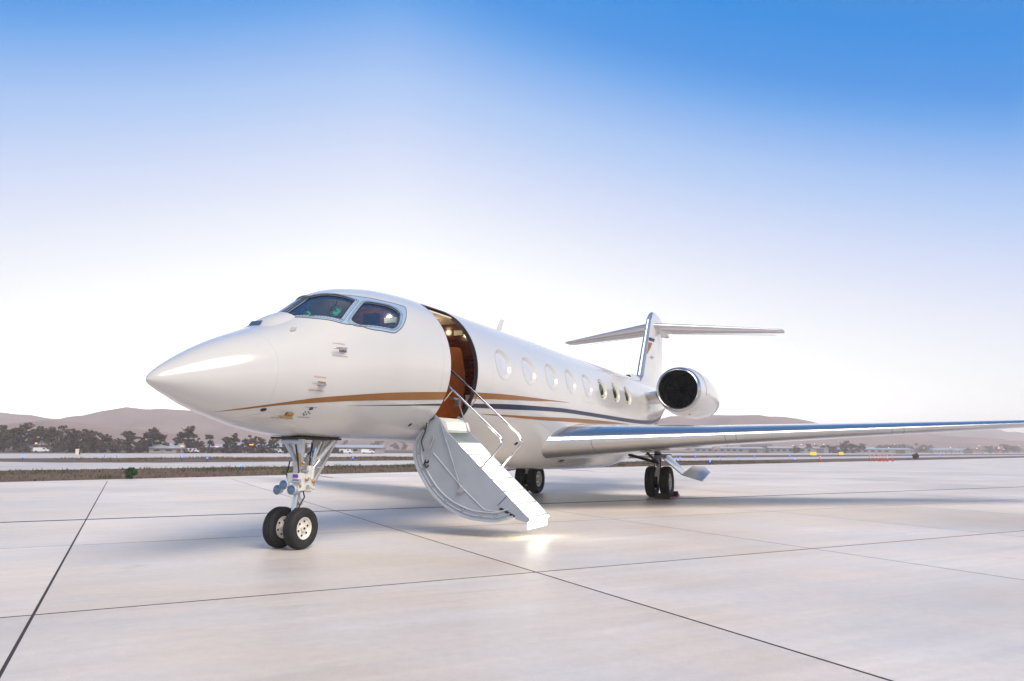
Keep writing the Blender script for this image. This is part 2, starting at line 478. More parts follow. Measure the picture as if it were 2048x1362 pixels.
def S(a, phi, off=0.0):
    """point on the skin, off metres outside it"""
    y, z = sec1(a, phi); y1, z1 = sec1(a, phi + 1e-3); y2, z2 = sec1(a + .01, phi)
    if off == 0: return P(a, y, z)
    n = Vector((.01, y2 - y, z2 - z)).cross(Vector((0, y1 - y, z1 - z)))
    if n.length < 1e-14: n = Vector((-1, 0, 0))
    n.normalize()
    if n.y * y + n.z * (z - prs(a)[4]) < 0: n = -n
    return P(a + n.x * off, y + n.y * off, z + n.z * off)
def SZ(a, c, off=0.0, side=1):
    """port skin point at station a and height c"""
    top, bot, hw, ex, zm = prs(a)
    if c >= zm: b = hw * math.sqrt(max(0, 1 - ((c - zm) / (top - zm)) ** 2))
    else: b = hw * max(0, 1 - abs((zm - c) / (zm - bot)) ** ex) ** (1 / ex)
    return S(a, phi_of(a, b * side, c), off)

PSI = .4266
jet = empty('business_jet', (-4.45, 8.778, 0), math.pi / 2 - PSI)
tag(jet, 'white twin-engine business jet with gold and navy stripes and its airstair lowered', 'airplane')

# hollow skin
aa = np.concatenate([[0.004, .012, .025], np.linspace(.045, 1.0, 22), np.linspace(1.07, 7.2, 88), np.linspace(7.35, 21, 92), np.linspace(21.3, 28.6, 30)])
NPH = 112
ph = np.linspace(0, 2 * np.pi, NPH, endpoint=False)
b = MB()
for shrink, mi in ((0.0, 0), (.085, 1)):
    b.mi = mi
    use = aa if mi == 0 else np.linspace(.6, 26, 150)
    rings = []
    for a in use:
        y, z = sect(np.full(NPH, a), ph, shrink)
        rings.append([P(a, yy, zz) for yy, zz in zip(y, z)])
    b.loft(rings, True, True)
fus_me = b.mesh('fuselage', ['paint', 'inner', 'seal'])
bmf = bmesh.new(); bmf.from_mesh(fus_me)          # the lining faces inwards, so that the hull is hollow
bmesh.ops.reverse_faces(bmf, faces=[f for f in bmf.faces if f.material_index == 1])
bmf.to_mesh(fus_me); bmf.free()
fus = link('fuselage', fus_me, jet)

# cutters: door, cockpit panes, cabin window recesses
cut = MB(); cut.mi = 2
DA0, DA1, DZ0, DZ1 = 5.20, 6.22, 2.02, 4.175
poly = rounded([(DA0, DZ0), (DA1, DZ0), (DA1, DZ1), (DA0, DZ1)], [.05, .16, .20, .03], 6)
cut.prism([P(x, .45, z) for x, z in poly], P(0, 1.6, 0))
WIN = [7.43 + 1.386 * i for i in range(8)]
WZ = 3.255
def ellipse(a, c, ra, rc, n=36): return [(a + ra * math.cos(2 * math.pi * k / n), c + rc * math.sin(2 * math.pi * k / n)) for k in range(n)]
for side in (1, -1):
    for a in WIN:
        ring_o, ring_i = [], []
        for x, z in ellipse(a, WZ, .372, .318):
            ring_o.append(SZ(x, z, .10, side)); ring_i.append(SZ(x, z, -.070, side))
        cut.loft([ring_o, ring_i], True, True)
# cockpit panes: outlines on the skin (station, port, up)
PANE1 = [(2.80, .012, 3.845), (3.02, .36, 3.86), (3.19, .62, 3.84), (2.69, .745, 3.455), (2.40, .45, 3.435), (2.13, .055, 3.41)]
PANE2 = [(3.38, .72, 3.837), (3.886, .849, 3.853), (4.03, .946, 3.774), (3.83, 1.055, 3.552), (3.666, 1.08, 3.444), (2.98, .92, 3.40), (2.87, .846, 3.46)]
FRAME = [(2.80, 0.004, 3.92), (3.05, .414, 3.93), (3.40, .60, 3.955), (3.9, .76, 3.96), (4.38, .85, 3.935), (4.10, 1.04, 3.66), (3.906, 1.10, 3.49), (3.667, 1.125, 3.355),
         (3.15, .99, 3.33), (2.694, .825, 3.36), (2.35, .50, 3.355), (2.03, .03, 3.335)]
def to_param(pts): return [(a, phi_of(a, bb, c)) for a, bb, c in pts]
def dense(par, r, n=6): return rounded(par, r, n)
PAR1 = dense(to_param(PANE1), .035); PAR2 = dense(to_param(PANE2), .10)
def mir(par): return [(a, -p) for a, p in par][::-1]
def patch(mb, par, off, rings=7):
    """fill a star-shaped outline in (station, angle) with a skin-following patch"""
    ca = sum(p[0] for p in par) / len(par); cp = sum(p[1] for p in par) / len(par)
    n = len(par); V = []; F = []
    for k in range(rings, 0, -1):
        t = k / rings
        V += [S(ca + (a - ca) * t, cp + (p - cp) * t, off) for a, p in par]
    V.append(S(ca, cp, off))
    for r in range(rings - 1):
        for j in range(n):
            k = (j + 1) % n
            F.append((r * n + j, r * n + k, (r + 1) * n + k, (r + 1) * n + j))
    for j in range(n): F.append(((rings - 1) * n + j, (rings - 1) * n + (j + 1) % n, rings * n))
    mb.add(V, F)
def subdiv(par, m=3):
    out = []
    for i in range(len(par)):
        p, q = par[i], par[(i + 1) % len(par)]
        k = max(1, int(math.hypot(q[0] - p[0], (q[1] - p[1])) / .08))
        for j in range(k): out.append((p[0] + (q[0] - p[0]) * j / k, p[1] + (q[1] - p[1]) * j / k))
    return out
def swell(par, t):
    qa = sum(q[0] for q in par) / len(par); qp = sum(q[1] for q in par) / len(par)
    return [(qa + (a - qa) * t, qp + (p - qp) * t) for a, p in par]
PAR1 = subdiv([(a, max(p, .016 + .004 * (a - 2.1))) for a, p in swell(PAR1, 1.05)]); PAR2 = subdiv(swell(PAR2, 1.06))
for par in (PAR1, PAR2, mir(PAR1), mir(PAR2)):
    o = [S(a, p, .08) for a, p in par]; i = [S(a, p, -.17) for a, p in par]
    # fan the caps through a centre ring so the cutter stays closed
    cut.loft([o, i], True, True)
cut_me = cut.mesh('cutter', ['paint', 'inner', 'seal'], smooth=False)
cutter = link('cutter', cut_me, jet)
bpy.context.view_layer.update()
md = fus.modifiers.new('cut', 'BOOLEAN'); md.operation = 'DIFFERENCE'; md.solver = 'EXACT'; md.object = cutter
try: md.material_mode = 'INDEX'
except Exception: pass
dg = bpy.context.evaluated_depsgraph_get()
new = bpy.data.meshes.new_from_object(fus.evaluated_get(dg))
if len(new.polygons) < 20000:                     # the exact solver lost the hull: cut again with the other one
    md.solver = 'FAST' if 'FAST' in [e.identifier for e in md.bl_rna.properties['solver'].enum_items] else 'FLOAT'
    bpy.context.view_layer.update(); dg = bpy.context.evaluated_depsgraph_get()
    new = bpy.data.meshes.new_from_object(fus.evaluated_get(dg))
fus.modifiers.clear()
fus.data = new
new.name = 'fuselage'
new.polygons.foreach_set('use_smooth', [True] * len(new.polygons))
new.set_sharp_from_angle(angle=math.radians(28))
bpy.data.objects.remove(cutter)

# ---- cabin windows
for side in (1, -1):
    for k, a in enumerate(WIN):
        lit = k >= 5
        fr = MB()
        r0 = [SZ(x, z, .004, side) for x, z in ellipse(a, WZ, .385, .331, 40)]
        r1 = [SZ(x, z, .004, side) for x, z in ellipse(a, WZ, .363, .309, 40)]
        r2 = [SZ(x, z, -.052, side) for x, z in ellipse(a, WZ, .305, .25, 40)]
        fr.loft([r0, r1, r2])
        wo = fr.obj('cabin_window', 'paint', jet)
        pn = MB()
        rr = [[SZ(a + (x - a) * t, WZ + (z - WZ) * t, -.053 + .012 * (1 - t), side) for x, z in ellipse(a, WZ, .31, .255, 40)] for t in (1, .8, .6, .4, .2, .03)]
        pn.loft(rr, True, False)
        pn.add(rr[-1], [tuple(range(40))])
        if lit:
            pn.obj('pane', 'winglass', wo)
            cg = MB()
            ring = ellipse(a + .04, WZ - .02, .255, .21, 40)
            out = [SZ(x, z, -.040, side) for x, z in ring]
            inn = [SZ(x - .10, z + .02, -.040, side) for x, z in ellipse(a + .04, WZ - .01, .225, .19, 40)]
            cg.loft([out, inn])
            cg.obj('reveal_glow', 'cabinglow', wo)  # painted crescent of cabin light, glows without being a lamp
        else:
            pn.obj('shade', 'shade', wo)

# ---- cockpit glazing
def ring_tube(mb, par, off, r, seg=6):
    pts = [S(a, p, off) for a, p in par]
    pts.append(pts[0]); pts.append(pts[1])
    mb.tube(pts, r, seg, False)
FP = subdiv(dense(to_param(FRAME), .09))
for s in (1, -1):
    fp = FP if s == 1 else mir(FP)
    # trim panel: ring between the outer outline and the panes, as a skin patch with the panes left open
    ca = 3.1
    for nm, par in (('windshield', PAR1), ('side_window', PAR2)):
        pp = par if s == 1 else mir(par)
        fr = MB()
        cpa = sum(q[0] for q in pp) / len(pp); cpp = sum(q[1] for q in pp) / len(pp)
        def grow(t, off, pp=pp, cpa=cpa, cpp=cpp): return [S(cpa + (a - cpa) * t, cpp + (p - cpp) * t, off) for a, p in pp]
        fr.loft([grow(1.12, .0035), grow(1.09, .006), grow(1.01, .006), grow(.99, -.02)])
        fo = fr.obj(nm, 'trimreflect', jet)
        gl = MB(); patch(gl, [(cpa + (a - cpa) * .995, cpp + (p - cpp) * .995) for a, p in pp], -.016)
        gl.obj('glass', 'glass', fo)
        sl = MB(); ring_tube(sl, [(cpa + (a - cpa) * 1.0, cpp + (p - cpp) * 1.0) for a, p in pp], .003, .009)
        sl.obj('seal', 'seal', fo)
        ol = MB(); ring_tube(ol, [(cpa + (a - cpa) * 1.125, cpp + (p - cpp) * 1.125) for a, p in pp], .001, .0055)
        ol.obj('edge_line', 'line', fo)
        rv = MB()
        ring = grow(1.065, .007)
        for q in range(0, len(ring)):
            p0, p1 = ring[q], ring[(q + 1) % len(ring)]
            k = max(1, int((p1 - p0).length / .045))
            for j in range(k):
                c = p0.lerp(p1, j / k); rv.box(c, (.009, .009, .009))
        tag(rv.obj('rivet', 'line', fo, smooth=False), kind='stuff')
    def inpoly(A_, B_, poly):
        res = np.zeros(A_.shape, bool)
        for i_ in range(len(poly)):
            (x0, y0), (x1, y1) = poly[i_], poly[(i_ + 1) % len(poly)]
            if y0 == y1: continue
            res ^= ((y0 > B_) != (y1 > B_)) & (A_ < (x1 - x0) * (B_ - y0) / (y1 - y0) + x0)
        return res
    ga = np.arange(min(q[0] for q in fp), max(q[0] for q in fp) + .012, .0125); gp = np.arange(min(q[1] for q in fp), max(q[1] for q in fp) + .012, .0125)
    cA, cB = np.meshgrid((ga[:-1] + ga[1:]) / 2, (gp[:-1] + gp[1:]) / 2, indexing='ij')
    keep = inpoly(cA, cB, fp)
    for par in (PAR1, PAR2):
        pp = par if s == 1 else mir(par); qa = sum(q[0] for q in pp) / len(pp); qp = sum(q[1] for q in pp) / len(pp)
        keep &= ~inpoly(cA, cB, [(qa + (a - qa) * 1.06, qp + (p - qp) * 1.06) for a, p in pp])
    idx = {}; V = []; F = []
    for i_, j_ in zip(*np.nonzero(keep)):
        f_ = []
        for di, dj in ((0, 0), (1, 0), (1, 1), (0, 1)):
            key = (i_ + di, j_ + dj)
            if key not in idx: idx[key] = len(V); V.append(S(float(ga[key[0]]), float(gp[key[1]]), .0026))
            f_.append(idx[key])
        F.append(f_)
    tp = MB(); tp.add(V, F); tp.obj('window_surround', 'trimreflect', jet)
    tr = MB(); ring_tube(tr, fp, .002, .0065)
    tr.obj('window_surround_line', 'line', jet)

# ---- stripes (painted bands that follow the skin)
def stripe(name, mat, up, lo, a0, a1, side, off=.0035):
    n = max(6, int((a1 - a0) / .07)); rings = []
    for i in range(n + 1):
        a = a0 + (a1 - a0) * i / n
        cu = float(hermite([q[0] for q in up], [q[1] for q in up], np.array(a))); cl = float(hermite([q[0] for q in lo], [q[1] for q in lo], np.array(a)))
        cl = min(cl, cu - .0005)
        rings.append([SZ(a, cl + (cu - cl) * k / 4, off, side) for k in range(5)])
    m = MB(); m.loft(rings, False)
    return m.obj(name, mat, jet)
GU = [(.90, 1.962), (1.165, 2.021), (1.6, 2.109), (2.142, 2.209), (2.8, 2.294), (3.778, 2.399), (4.987, 2.492), (6.318, 2.578), (7.666, 2.63), (9.1, 2.656), (10.1, 2.671), (11.5, 2.69)]
GL = [(.90, 1.961), (1.165, 2.002), (1.6, 2.076), (2.142, 2.14), (2.8, 2.205), (3.778, 2.275), (4.987, 2.357), (6.318, 2.455), (7.666, 2.524), (9.1, 2.586), (10.1, 2.64), (11.5, 2.689)]
NU = [(2.75, 2.132), (4.0, 2.215), (5.24, 2.302), (6.47, 2.373), (7.76, 2.436), (9.2, 2.477), (11.3, 2.517), (14.0, 2.51), (17.5, 2.50), (20, 2.55), (22.5, 2.75), (25.5, 3.18)]
NL = [(2.75, 2.131), (4.0, 2.200), (5.24, 2.263), (6.47, 2.295), (7.76, 2.328), (9.2, 2.376), (11.3, 2.416), (14.0, 2.405), (17.5, 2.38), (20, 2.42), (22.5, 2.62), (25.5, 3.05)]
LU = [(6.7, 2.186), (7.9, 2.217), (9.26, 2.238), (11.7, 2.30), (15.3, 2.335), (17.9, 2.33), (20, 2.36), (22.5, 2.56), (25.5, 2.99)]
LL = [(6.7, 2.185), (7.9, 2.179), (9.26, 2.173), (11.7, 2.20), (15.3, 2.23), (17.9, 2.23), (20, 2.26), (22.5, 2.46), (25.5, 2.92)]
stripe('gold_stripe', 'gold', GU, GL, .905, DA0 - .004, 1); stripe('gold_stripe', 'gold', GU, GL, DA1 + .004, 11.4, 1)
stripe('navy_stripe', 'navy', NU, NL, 2.76, DA0 - .004, 1); stripe('navy_stripe', 'navy', NU, NL, DA1 + .004, 25.2, 1)
stripe('gold_stripe', 'gold', LU, LL, 6.72, 25.2, 1)
stripe('gold_stripe', 'gold', GU, GL, .905, 11.4, -1); stripe('navy_stripe', 'navy', NU, NL, 2.76, 25.2, -1); stripe('gold_stripe', 'gold', LU, LL, 6.72, 25.2, -1)

# ---- panel lines on the nose and belly
pl = MB()
pl.tube([S(1.44, p, -.002) for p in np.linspace(-2.6, 2.6, 70)], .0035, 4, False)
pl.obj('radome_joint', 'faint', jet)
def skin_line(name, pts, r=.004, mat='faint', m=14):
    q = []
    for (a0_, c0), (a1_, c1) in zip(pts[:-1], pts[1:]):
        for j in range(m): q.append(SZ(a0_ + (a1_ - a0_) * j / m, c0 + (c1 - c0) * j / m, -.001))
    q.append(SZ(*pts[-1], -.001))
    k = MB(); k.tube(q, r, 4, False); return k.obj(name, mat, jet)
skin_line('hatch_line', [(1.25, 1.90), (1.52, 1.99), (2.45, 1.76)])
skin_line('belly_fairing_line', [(6.6, 1.80), (7.4, 2.0), (8.6, 2.17), (9.6, 2.10), (10.6, 1.90), (11.2, 1.75)])
for a_ in (WIN[4], WIN[5]):
    w_ = .56; q_ = rounded([(a_ - w_, 2.78), (a_ + w_, 2.78), (a_ + w_, 3.78), (a_ - w_, 3.78)], .18, 6)
    skin_line('exit_hatch_line', q_ + [q_[0]], .0035, 'faint', 3)
for a_ in (4.95, 6.9, 18.6):
    pl = MB(); pl.tube([S(a_, p, -.0022) for p in np.linspace(.15, 2.4, 60)], .0035, 4, False); pl.obj('skin_joint', 'faint', jet)
# ---- probes, vents and ports on the nose
def probe(a, c, aft=.13, name='pitot_probe'):
    p0 = SZ(a, c, 0); p1 = SZ(a, c, .075); n = (p1 - p0).normalized()
    f = Vector((-1, 0, 0)); f = (f - n * f.dot(n)).normalized()
    k = MB()
    up = n.cross(f).normalized()
    k.prism([p0 - f * .06 - up * .018, p0 + f * .05 - up * .018, p1 + f * .06 - up * .014, p1 - f * .01 - up * .014], up * .034)
    k.tube([p1 - f * .03, p1 + f * .06, p1 + f * .19, p1 + f * .21], .016, 10, True, [.014, .017, .013, .006])
    o = k.obj(name, 'brass' if name == 'angle_vane' else 'steel', jet)
    bp = MB(); bp.prism([p0 - f * .075 - up * .035 + n * .002, p0 + f * .06 - up * .035 + n * .002, p0 + f * .06 + up * .03 + n * .002, p0 - f * .075 + up * .03 + n * .002], n * .006)
    bp.obj('base_plate', 'brass', o)
    return o
probe(2.50, 2.94); probe(2.15, 2.41)
def disc(name, a, c, r, mat, off=.003, th=.01, sx_=1.0, parent=None):
    k = MB(); cen = S(a, phi_of(a, (SZ(a, c)).y * -1, c), 0)
    rings = []
    for t in (1.0, .5, .02):
        rings.append([SZ(a + r * t * sx_ * math.cos(2 * math.pi * q / 20), c + r * t * math.sin(2 * math.pi * q / 20), off) for q in range(20)])
    k.loft(rings); return k.obj(name, mat, parent or jet)
disc('static_port', 1.445, 2.012, .022, 'dark', sx_=2.0)
disc('drain_port', 4.72, 1.91, .028, 'dark', sx_=1.3)
disc('drain_port', 4.98, 1.90, .010, 'dark')
disc('belly_vent', 8.9, 1.62, .035, 'dark', sx_=2)
vane = probe(1.865, 1.965, name='angle_vane')
k = MB(); k.lathe([(0, .05), (.02, .05), (.03, .03)], SZ(1.87, 1.965, .0), SZ(1.87, 1.965, .1) - SZ(1.87, 1.965, 0), 20, True); k.obj('vane_hub', 'brass', vane)
# service panel with switches
sp_ = MB()
for (x0, x1, z0, z1) in ((2.04, 2.25, 1.935, 1.94), (2.04, 2.25, 2.075, 2.08)):
    sp_.loft([[SZ(x, z0, .002), SZ(x, z1, .002)] for x in np.linspace(x0, x1, 6)], False)
panel = tag(sp_.obj('service_panel', 'line', jet), kind='stuff')
disc('switch_plate', 2.16, 2.057, .02, 'line', sx_=1.9, parent=panel)
for da, dc in ((2.10, 2.01), (2.15, 2.012), (2.09, 1.985), (2.145, 1.98), (2.19, 1.995), (2.12, 1.965)):
    disc('switch', da, dc, .010, 'dark', sx_=1.2, parent=panel)
# small lettering beside the probes
def lettering(txt, a, c, size, mat):
    cu = bpy.data.curves.new('lettering', 'FONT'); cu.body = txt; cu.size = size; cu.align_x = 'CENTER'
    t = bpy.data.objects.new('lettering', cu); col.objects.link(t)
    bpy.context.view_layer.update()
    me = bpy.data.meshes.new_from_object(t.evaluated_get(bpy.context.evaluated_depsgraph_get()))
    bpy.data.objects.remove(t)
    for v in me.vertices: v.co = SZ(a + v.co.x, c + v.co.y, .004)
    me.materials.append(M[mat])
    return link('lettering', me, jet)
for a, c in ((2.48, 2.94), (2.13, 2.41)):
    lettering('NO HAND HOLD', a - .02, c + .085, .026, 'redtext'); lettering('HOT DO NOT TOUCH', a - .03, c - .105, .026, 'redtext')
lettering('HOT DO NOT TOUCH', 1.80, 1.905, .030, 'line')
# roof and nose antennas, ice light, wiper fairing
k = MB(); k.prism([P(1.86, .525, 3.16), P(1.93, .545, 3.17), P(1.92, .57, 3.22), P(1.87, .55, 3.215)], P(0, .035, .0)); k.obj('ice_detector', 'paint', jet)
k = MB(); k.loft([[P(9.68 + .35 * t + (.02 if j in (1, 2) else .30 - .12 * t), s_, 4.32 + .42 * t) for j, s_ in ((0, .03), (1, 0), (2, 0), (3, -.03))] for t in (0, .5, 1)], True, True)
k.obj('blade_antenna', 'paint', jet)
# nose cover fairing ahead of the windshield
k = MB()
rings = []
for t in np.linspace(0, 1, 10):
    a = 1.70 + .52 * t; hgt = .13 * math.sin(math.pi * min(1, t * 1.15) * .5) * (1 - .55 * t)
    rings.append([S(a, p, hgt * (1 - (abs(p) / .36) ** 2) - .004) for p in np.linspace(-.36, .36, 13)])
k.loft(rings, False); fair = k.obj('radar_camera_fairing', 'paint', jet)
k = MB(); k.add([S(1.715, -.13, .022), S(1.715, .13, .022), S(1.79, .12, .062), S(1.79, -.12, .062)], [(0, 1, 2, 3)]); k.obj('camera_window', 'lens', fair)

# ---- belly landing light
k = MB()
ll = [[SZ(12.2 + r * 1.9 * math.cos(q), 1.245 + r * .95 * math.sin(q), o_) for q in np.linspace(0, 2 * math.pi, 24, endpoint=False)] for r, o_ in ((.115, .004), (.10, .006), (.085, -.0))]
k.loft(ll); ol = k.obj('belly_light', 'steel', jet)
k = MB(); ll = [[SZ(12.2 + r * 1.9 * math.cos(q), 1.245 + r * .95 * math.sin(q), .003) for q in np.linspace(0, 2 * math.pi, 24, endpoint=False)] for r in (.09, .05, .004)]
k.loft(ll); k.obj('lens', 'duct', ol)

# ------------------------------------------------------------------ interior seen through door and panes
k = MB(); k.box(P(5.75, -.1, 2.03), (1.9, 1.7, .05)); k.obj('cabin_floor', 'leather', jet)
k = MB(); k.box(P(5.85, 0.0, 4.06), (1.95, 1.5, .03)); ceil_ = k.obj('cabin_ceiling', 'cream', jet)
k = MB(); k.lathe([(0, .05), (.012, .05)], P(5.9, .35, 4.03), (0, 0, 1), 20, True); k.obj('downlight', 'lamp_w', ceil_)
k = MB(); k.lathe([(0, .05), (.012, .05)], P(6.35, .15, 4.03), (0, 0, 1), 20, True); k.obj('downlight', 'lamp_w', ceil_)
def lamp_point(name, loc, e, colr, rad=.06):
    ld = bpy.data.lights.new(name, 'POINT'); ld.energy = e; ld.color = colr; ld.shadow_soft_size = rad
    o = bpy.data.objects.new(name, ld); col.objects.link(o); o.parent = jet; o.location = loc
lamp_point('downlight_glow', P(5.9, .35, 3.95), 6, (1.0, .80, .52))
lamp_point('downlight_glow', P(6.35, .15, 3.95), 2, (1.0, .80, .52))
lamp_point('cockpit_light', P(4.3, .0, 3.95), 14, (1.0, .82, .6), .04)
# rear bulkhead, starboard cabinet and forward bulkhead in mahogany
b_ = MB()
y, z = sect(np.full(60, 6.75), np.linspace(0, 2 * np.pi, 60, endpoint=False), .09)
b_.prism([P(6.75, yy, zz) for yy, zz in zip(y, z)], P(.04, 0, 0)); bulk = b_.obj('cabin_bulkhead', 'wood', jet)
k = MB(); pl_ = rounded([(-.1, 2.12), (.72, 2.12), (.80, 2.9), (.70, 3.55), (-.1, 3.60)], .14)
k.prism([P(6.72, u_, v_) for u_, v_ in pl_], P(.028, 0, 0)); k.obj('leather_panel', 'leather', bulk)
for q_ in ((.62, 3.85, .20, .10), (.86, 2.50, .10, .14)):
    k = MB(); k.box(P(6.73, q_[0], q_[1]), (.02, q_[2], q_[3])); k.obj('switch_panel', 'cream', bulk)
b_ = MB(); b_.box(P(5.85, -.72, 3.02), (1.7, .06, 1.95)); cab = b_.obj('galley_cabinet', 'wood', jet)
k = MB(); k.box(P(5.6, -.68, 3.05), (.5, .02, 1.5)); k.box(P(6.2, -.68, 3.05), (.5, .02, 1.5)); k.obj('cabinet_door', 'wood', cab)
b_ = MB()
y, z = sect(np.full(60, 4.72), np.linspace(0, 2 * np.pi, 60, endpoint=False), .09)
b_.prism([P(4.72, yy, zz) for yy, zz in zip(y, z)], P(.04, 0, 0)); fb = b_.obj('cockpit_bulkhead', 'wood', jet)
for q_ in ((.35, 3.80, .30, .10), (-.2, 3.55, .5, .25), (.45, 3.55, .08, .11)):
    k = MB(); k.box(P(4.70, q_[0], q_[1]), (.03, q_[2], q_[3])); k.obj('breaker_panel', 'cream', fb)
k = MB(); k.box(P(4.70, .1, 3.66), (.02, .05, .05)); k.obj('indicator', 'screen', fb)
# instrument panel, displays, yokes and seats
k = MB()
y, z = sect(np.full(60, 2.62), np.linspace(0, 2 * np.pi, 60, endpoint=False), .12)
k.prism([P(2.62, yy, min(zz, 3.30)) for yy, zz in zip(y, z)], P(.05, 0, 0)); ip = k.obj('instrument_panel', 'dark', jet)
k = MB(); k.box(P(2.60, 0, 3.32), (.36, .92, .03), Matrix.Rotation(math.radians(5), 3, 'Y')); k.obj('glareshield', 'dark', ip)
for bb in (-.55, -.19, .19, .55):
    k = MB(); k.box(P(2.70, bb, 3.12), (.02, .30, .22)); k.obj('display', 'screen', ip)
k = MB(); k.box(P(2.36, .30, 3.375), (.12, .16, .04)); k.obj('checklist', 'cream', ip)
for bb in (-.5, .5):
    k = MB(); k.box(P(3.62, bb, 2.75), (.5, .5, .14)); k.box(P(3.86, bb, 3.15), (.13, .48, .80)); k.box(P(3.88, bb, 3.66), (.11, .27, .20)); k.obj('pilot_seat', 'seatblue', jet)
    k = MB()
    arc = [P(3.02, bb + .17 * math.cos(t), 3.36 + .14 * math.sin(t)) for t in np.linspace(-.6, math.pi + .6, 22)]
    k.tube(arc, .016, 8); k.tube([P(2.9, bb, 2.9), P(3.02, bb, 3.28)], .02, 8); k.box(P(3.02, bb, 3.30), (.05, .16, .08)); yo = k.obj('control_yoke', 'gearwhite', jet)
    k = MB(); k.box(P(3.06, bb - .03, 3.33), (.015, .10, .07)); k.box(P(3.06, bb + .06, 3.40), (.015, .05, .05)); k.obj('yoke_clip_display', 'screen', yo)

# head-up display combiners hanging behind the windshield
for bb in (.30, -.30):
    k = MB(); k.tube([P(3.16, bb + .11 * math.cos(t), 3.70 + .085 * math.sin(t)) for t in np.linspace(0, 2 * math.pi, 25)], .010, 6, False); k.tube([P(3.16, bb, 3.785), P(3.22, bb, 3.92)], .012, 6); hud = k.obj('head_up_display', 'gearwhite', jet)
    for q_, (u_, v_, w_, h_) in enumerate(((.0, -.035, .07, .05), (.055, -.005, .04, .05), (-.05, -.02, .035, .04), (.02, .03, .05, .025))):
        k = MB(); k.box(P(3.18, bb + u_, 3.70 + v_), (.012, w_, h_)); k.obj('symbology', 'screen', hud, smooth=False)
k = MB(); k.prism([P(2.36, .02, 3.445), P(2.36, .20, 3.445), P(2.37, .09, 3.50)], P(.03, 0, 0)); k.obj('paper_card', 'white', jet, smooth=False)
# ------------------------------------------------------------------ door frame and airstair
fr = MB()
for off, r in ((.004, .020),):
    pts = []
    for x, zz in rounded([(DA0 + .0, DZ0), (DA1, DZ0), (DA1, DZ1), (DA0, DZ1)], [.05, .16, .20, .03], 8): pts.append((x, zz))
    dens = []
    for i in range(len(pts)):
        p, q = pts[i], pts[(i + 1) % len(pts)]; n = max(1, int(math.dist(p, q) / .05))
        dens += [(p[0] + (q[0] - p[0]) * j / n, p[1] + (q[1] - p[1]) * j / n) for j in range(n)]
    loopv = [SZ(x, zz, -.012) for x, zz in dens]
    rear = [v for v, (x, zz) in zip(loopv, dens)]
    fr.tube(loopv + loopv[:2], .014, 6, False)
fr.obj('door_seal', 'seal', jet)

A0, A1 = 5.22, 6.16
arc = [(.97, 2.117), (.844, 1.893), (.68, 1.70), (.600, 1.56), (.600, 1.40), (.635, 1.248), (.793, .961), (1.06, .653), (1.43, .422), (1.853, .305), (2.197, .291), (2.566, .389)]
def smooth_curve(pts, n=60):
    t = np.array([0] + list(np.cumsum([math.dist(pts[i], pts[i + 1]) for i in range(len(pts) - 1)])))
    tt = np.linspace(0, t[-1], n)
    return list(zip(hermite(t, [p[0] for p in pts], tt), hermite(t, [p[1] for p in pts], tt)))
arc_s = smooth_curve(arc)
chord = [(2.60, .33), (2.82, .285), (2.86, .33), (1.24, 1.80), (1.10, 2.02)]
stair = MB()
outline = arc_s + chord
cx_ = sum(p[0] for p in outline) / len(outline)
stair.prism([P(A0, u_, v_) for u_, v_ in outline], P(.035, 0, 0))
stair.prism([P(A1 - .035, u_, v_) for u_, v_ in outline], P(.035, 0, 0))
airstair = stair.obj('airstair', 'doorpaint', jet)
# outer skin of the door: the curved shell under the steps
def offset_curve(c, d):
    out = []
    for i in range(len(c)):
        p, q = c[max(i - 1, 0)], c[min(i + 1, len(c) - 1)]
        tx, ty = q[0] - p[0], q[1] - p[1]; L = math.hypot(tx, ty)
        out.append((c[i][0] - ty / L * -d, c[i][1] + tx / L * -d))
    return out
o1 = offset_curve(arc_s[6:], .028); o0 = offset_curve(arc_s[6:], -.006)
sk = MB()
sk.loft([[P(A0 - .035, u_, v_) for u_, v_ in o1], [P(A0 - .035, u_, v_) for u_, v_ in o0], [P(A1 + .035, u_, v_) for u_, v_ in o0], [P(A1 + .035, u_, v_) for u_, v_ in o1], [P(A0 - .035, u_, v_) for u_, v_ in o1]], False)
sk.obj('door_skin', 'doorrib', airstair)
rb = MB()
i1 = offset_curve(arc_s[8:-1], -.13)
rb.tube([P(A0 - .004, u_, v_) for u_, v_ in i1], .016, 8)
i2 = offset_curve(arc_s[8:-1], -.05)
rb.tube([P(A0 - .003, u_, v_) for u_, v_ in i2], .010, 8)
rb.tube([P(A0 - .003, .98, 1.42), P(A0 - .003, 1.60, .80), P(A0 - .003, 2.02, .46), P(A0 - .003, 2.30, .44)], .012, 6)
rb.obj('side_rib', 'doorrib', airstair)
i3 = offset_curve(arc_s, -.085)
for q in (14, 20, 27, 34, 41, 48, 53):
    k = MB(); k.lathe([(0, .022), (.02, .022), (.024, .014), (.034, .012)], P(A0, *i3[q]), (-1, 0, 0), 10, True); k.obj('latch_pin', 'steel', airstair)
k = MB(); k.prism([P(A0 - .004, u_, v_) for u_, v_ in ((2.28, .49), (2.56, .36), (2.60, .385), (2.33, .515))], P(.004, 0, 0)); k.obj('hinge_slot', 'dark', airstair)
k = MB(); k.tube([P(A0 - .004, 2.27, .55), P(A0 - .004, 2.45, .72)], .006, 5); k.obj('fold_line', 'line', airstair)
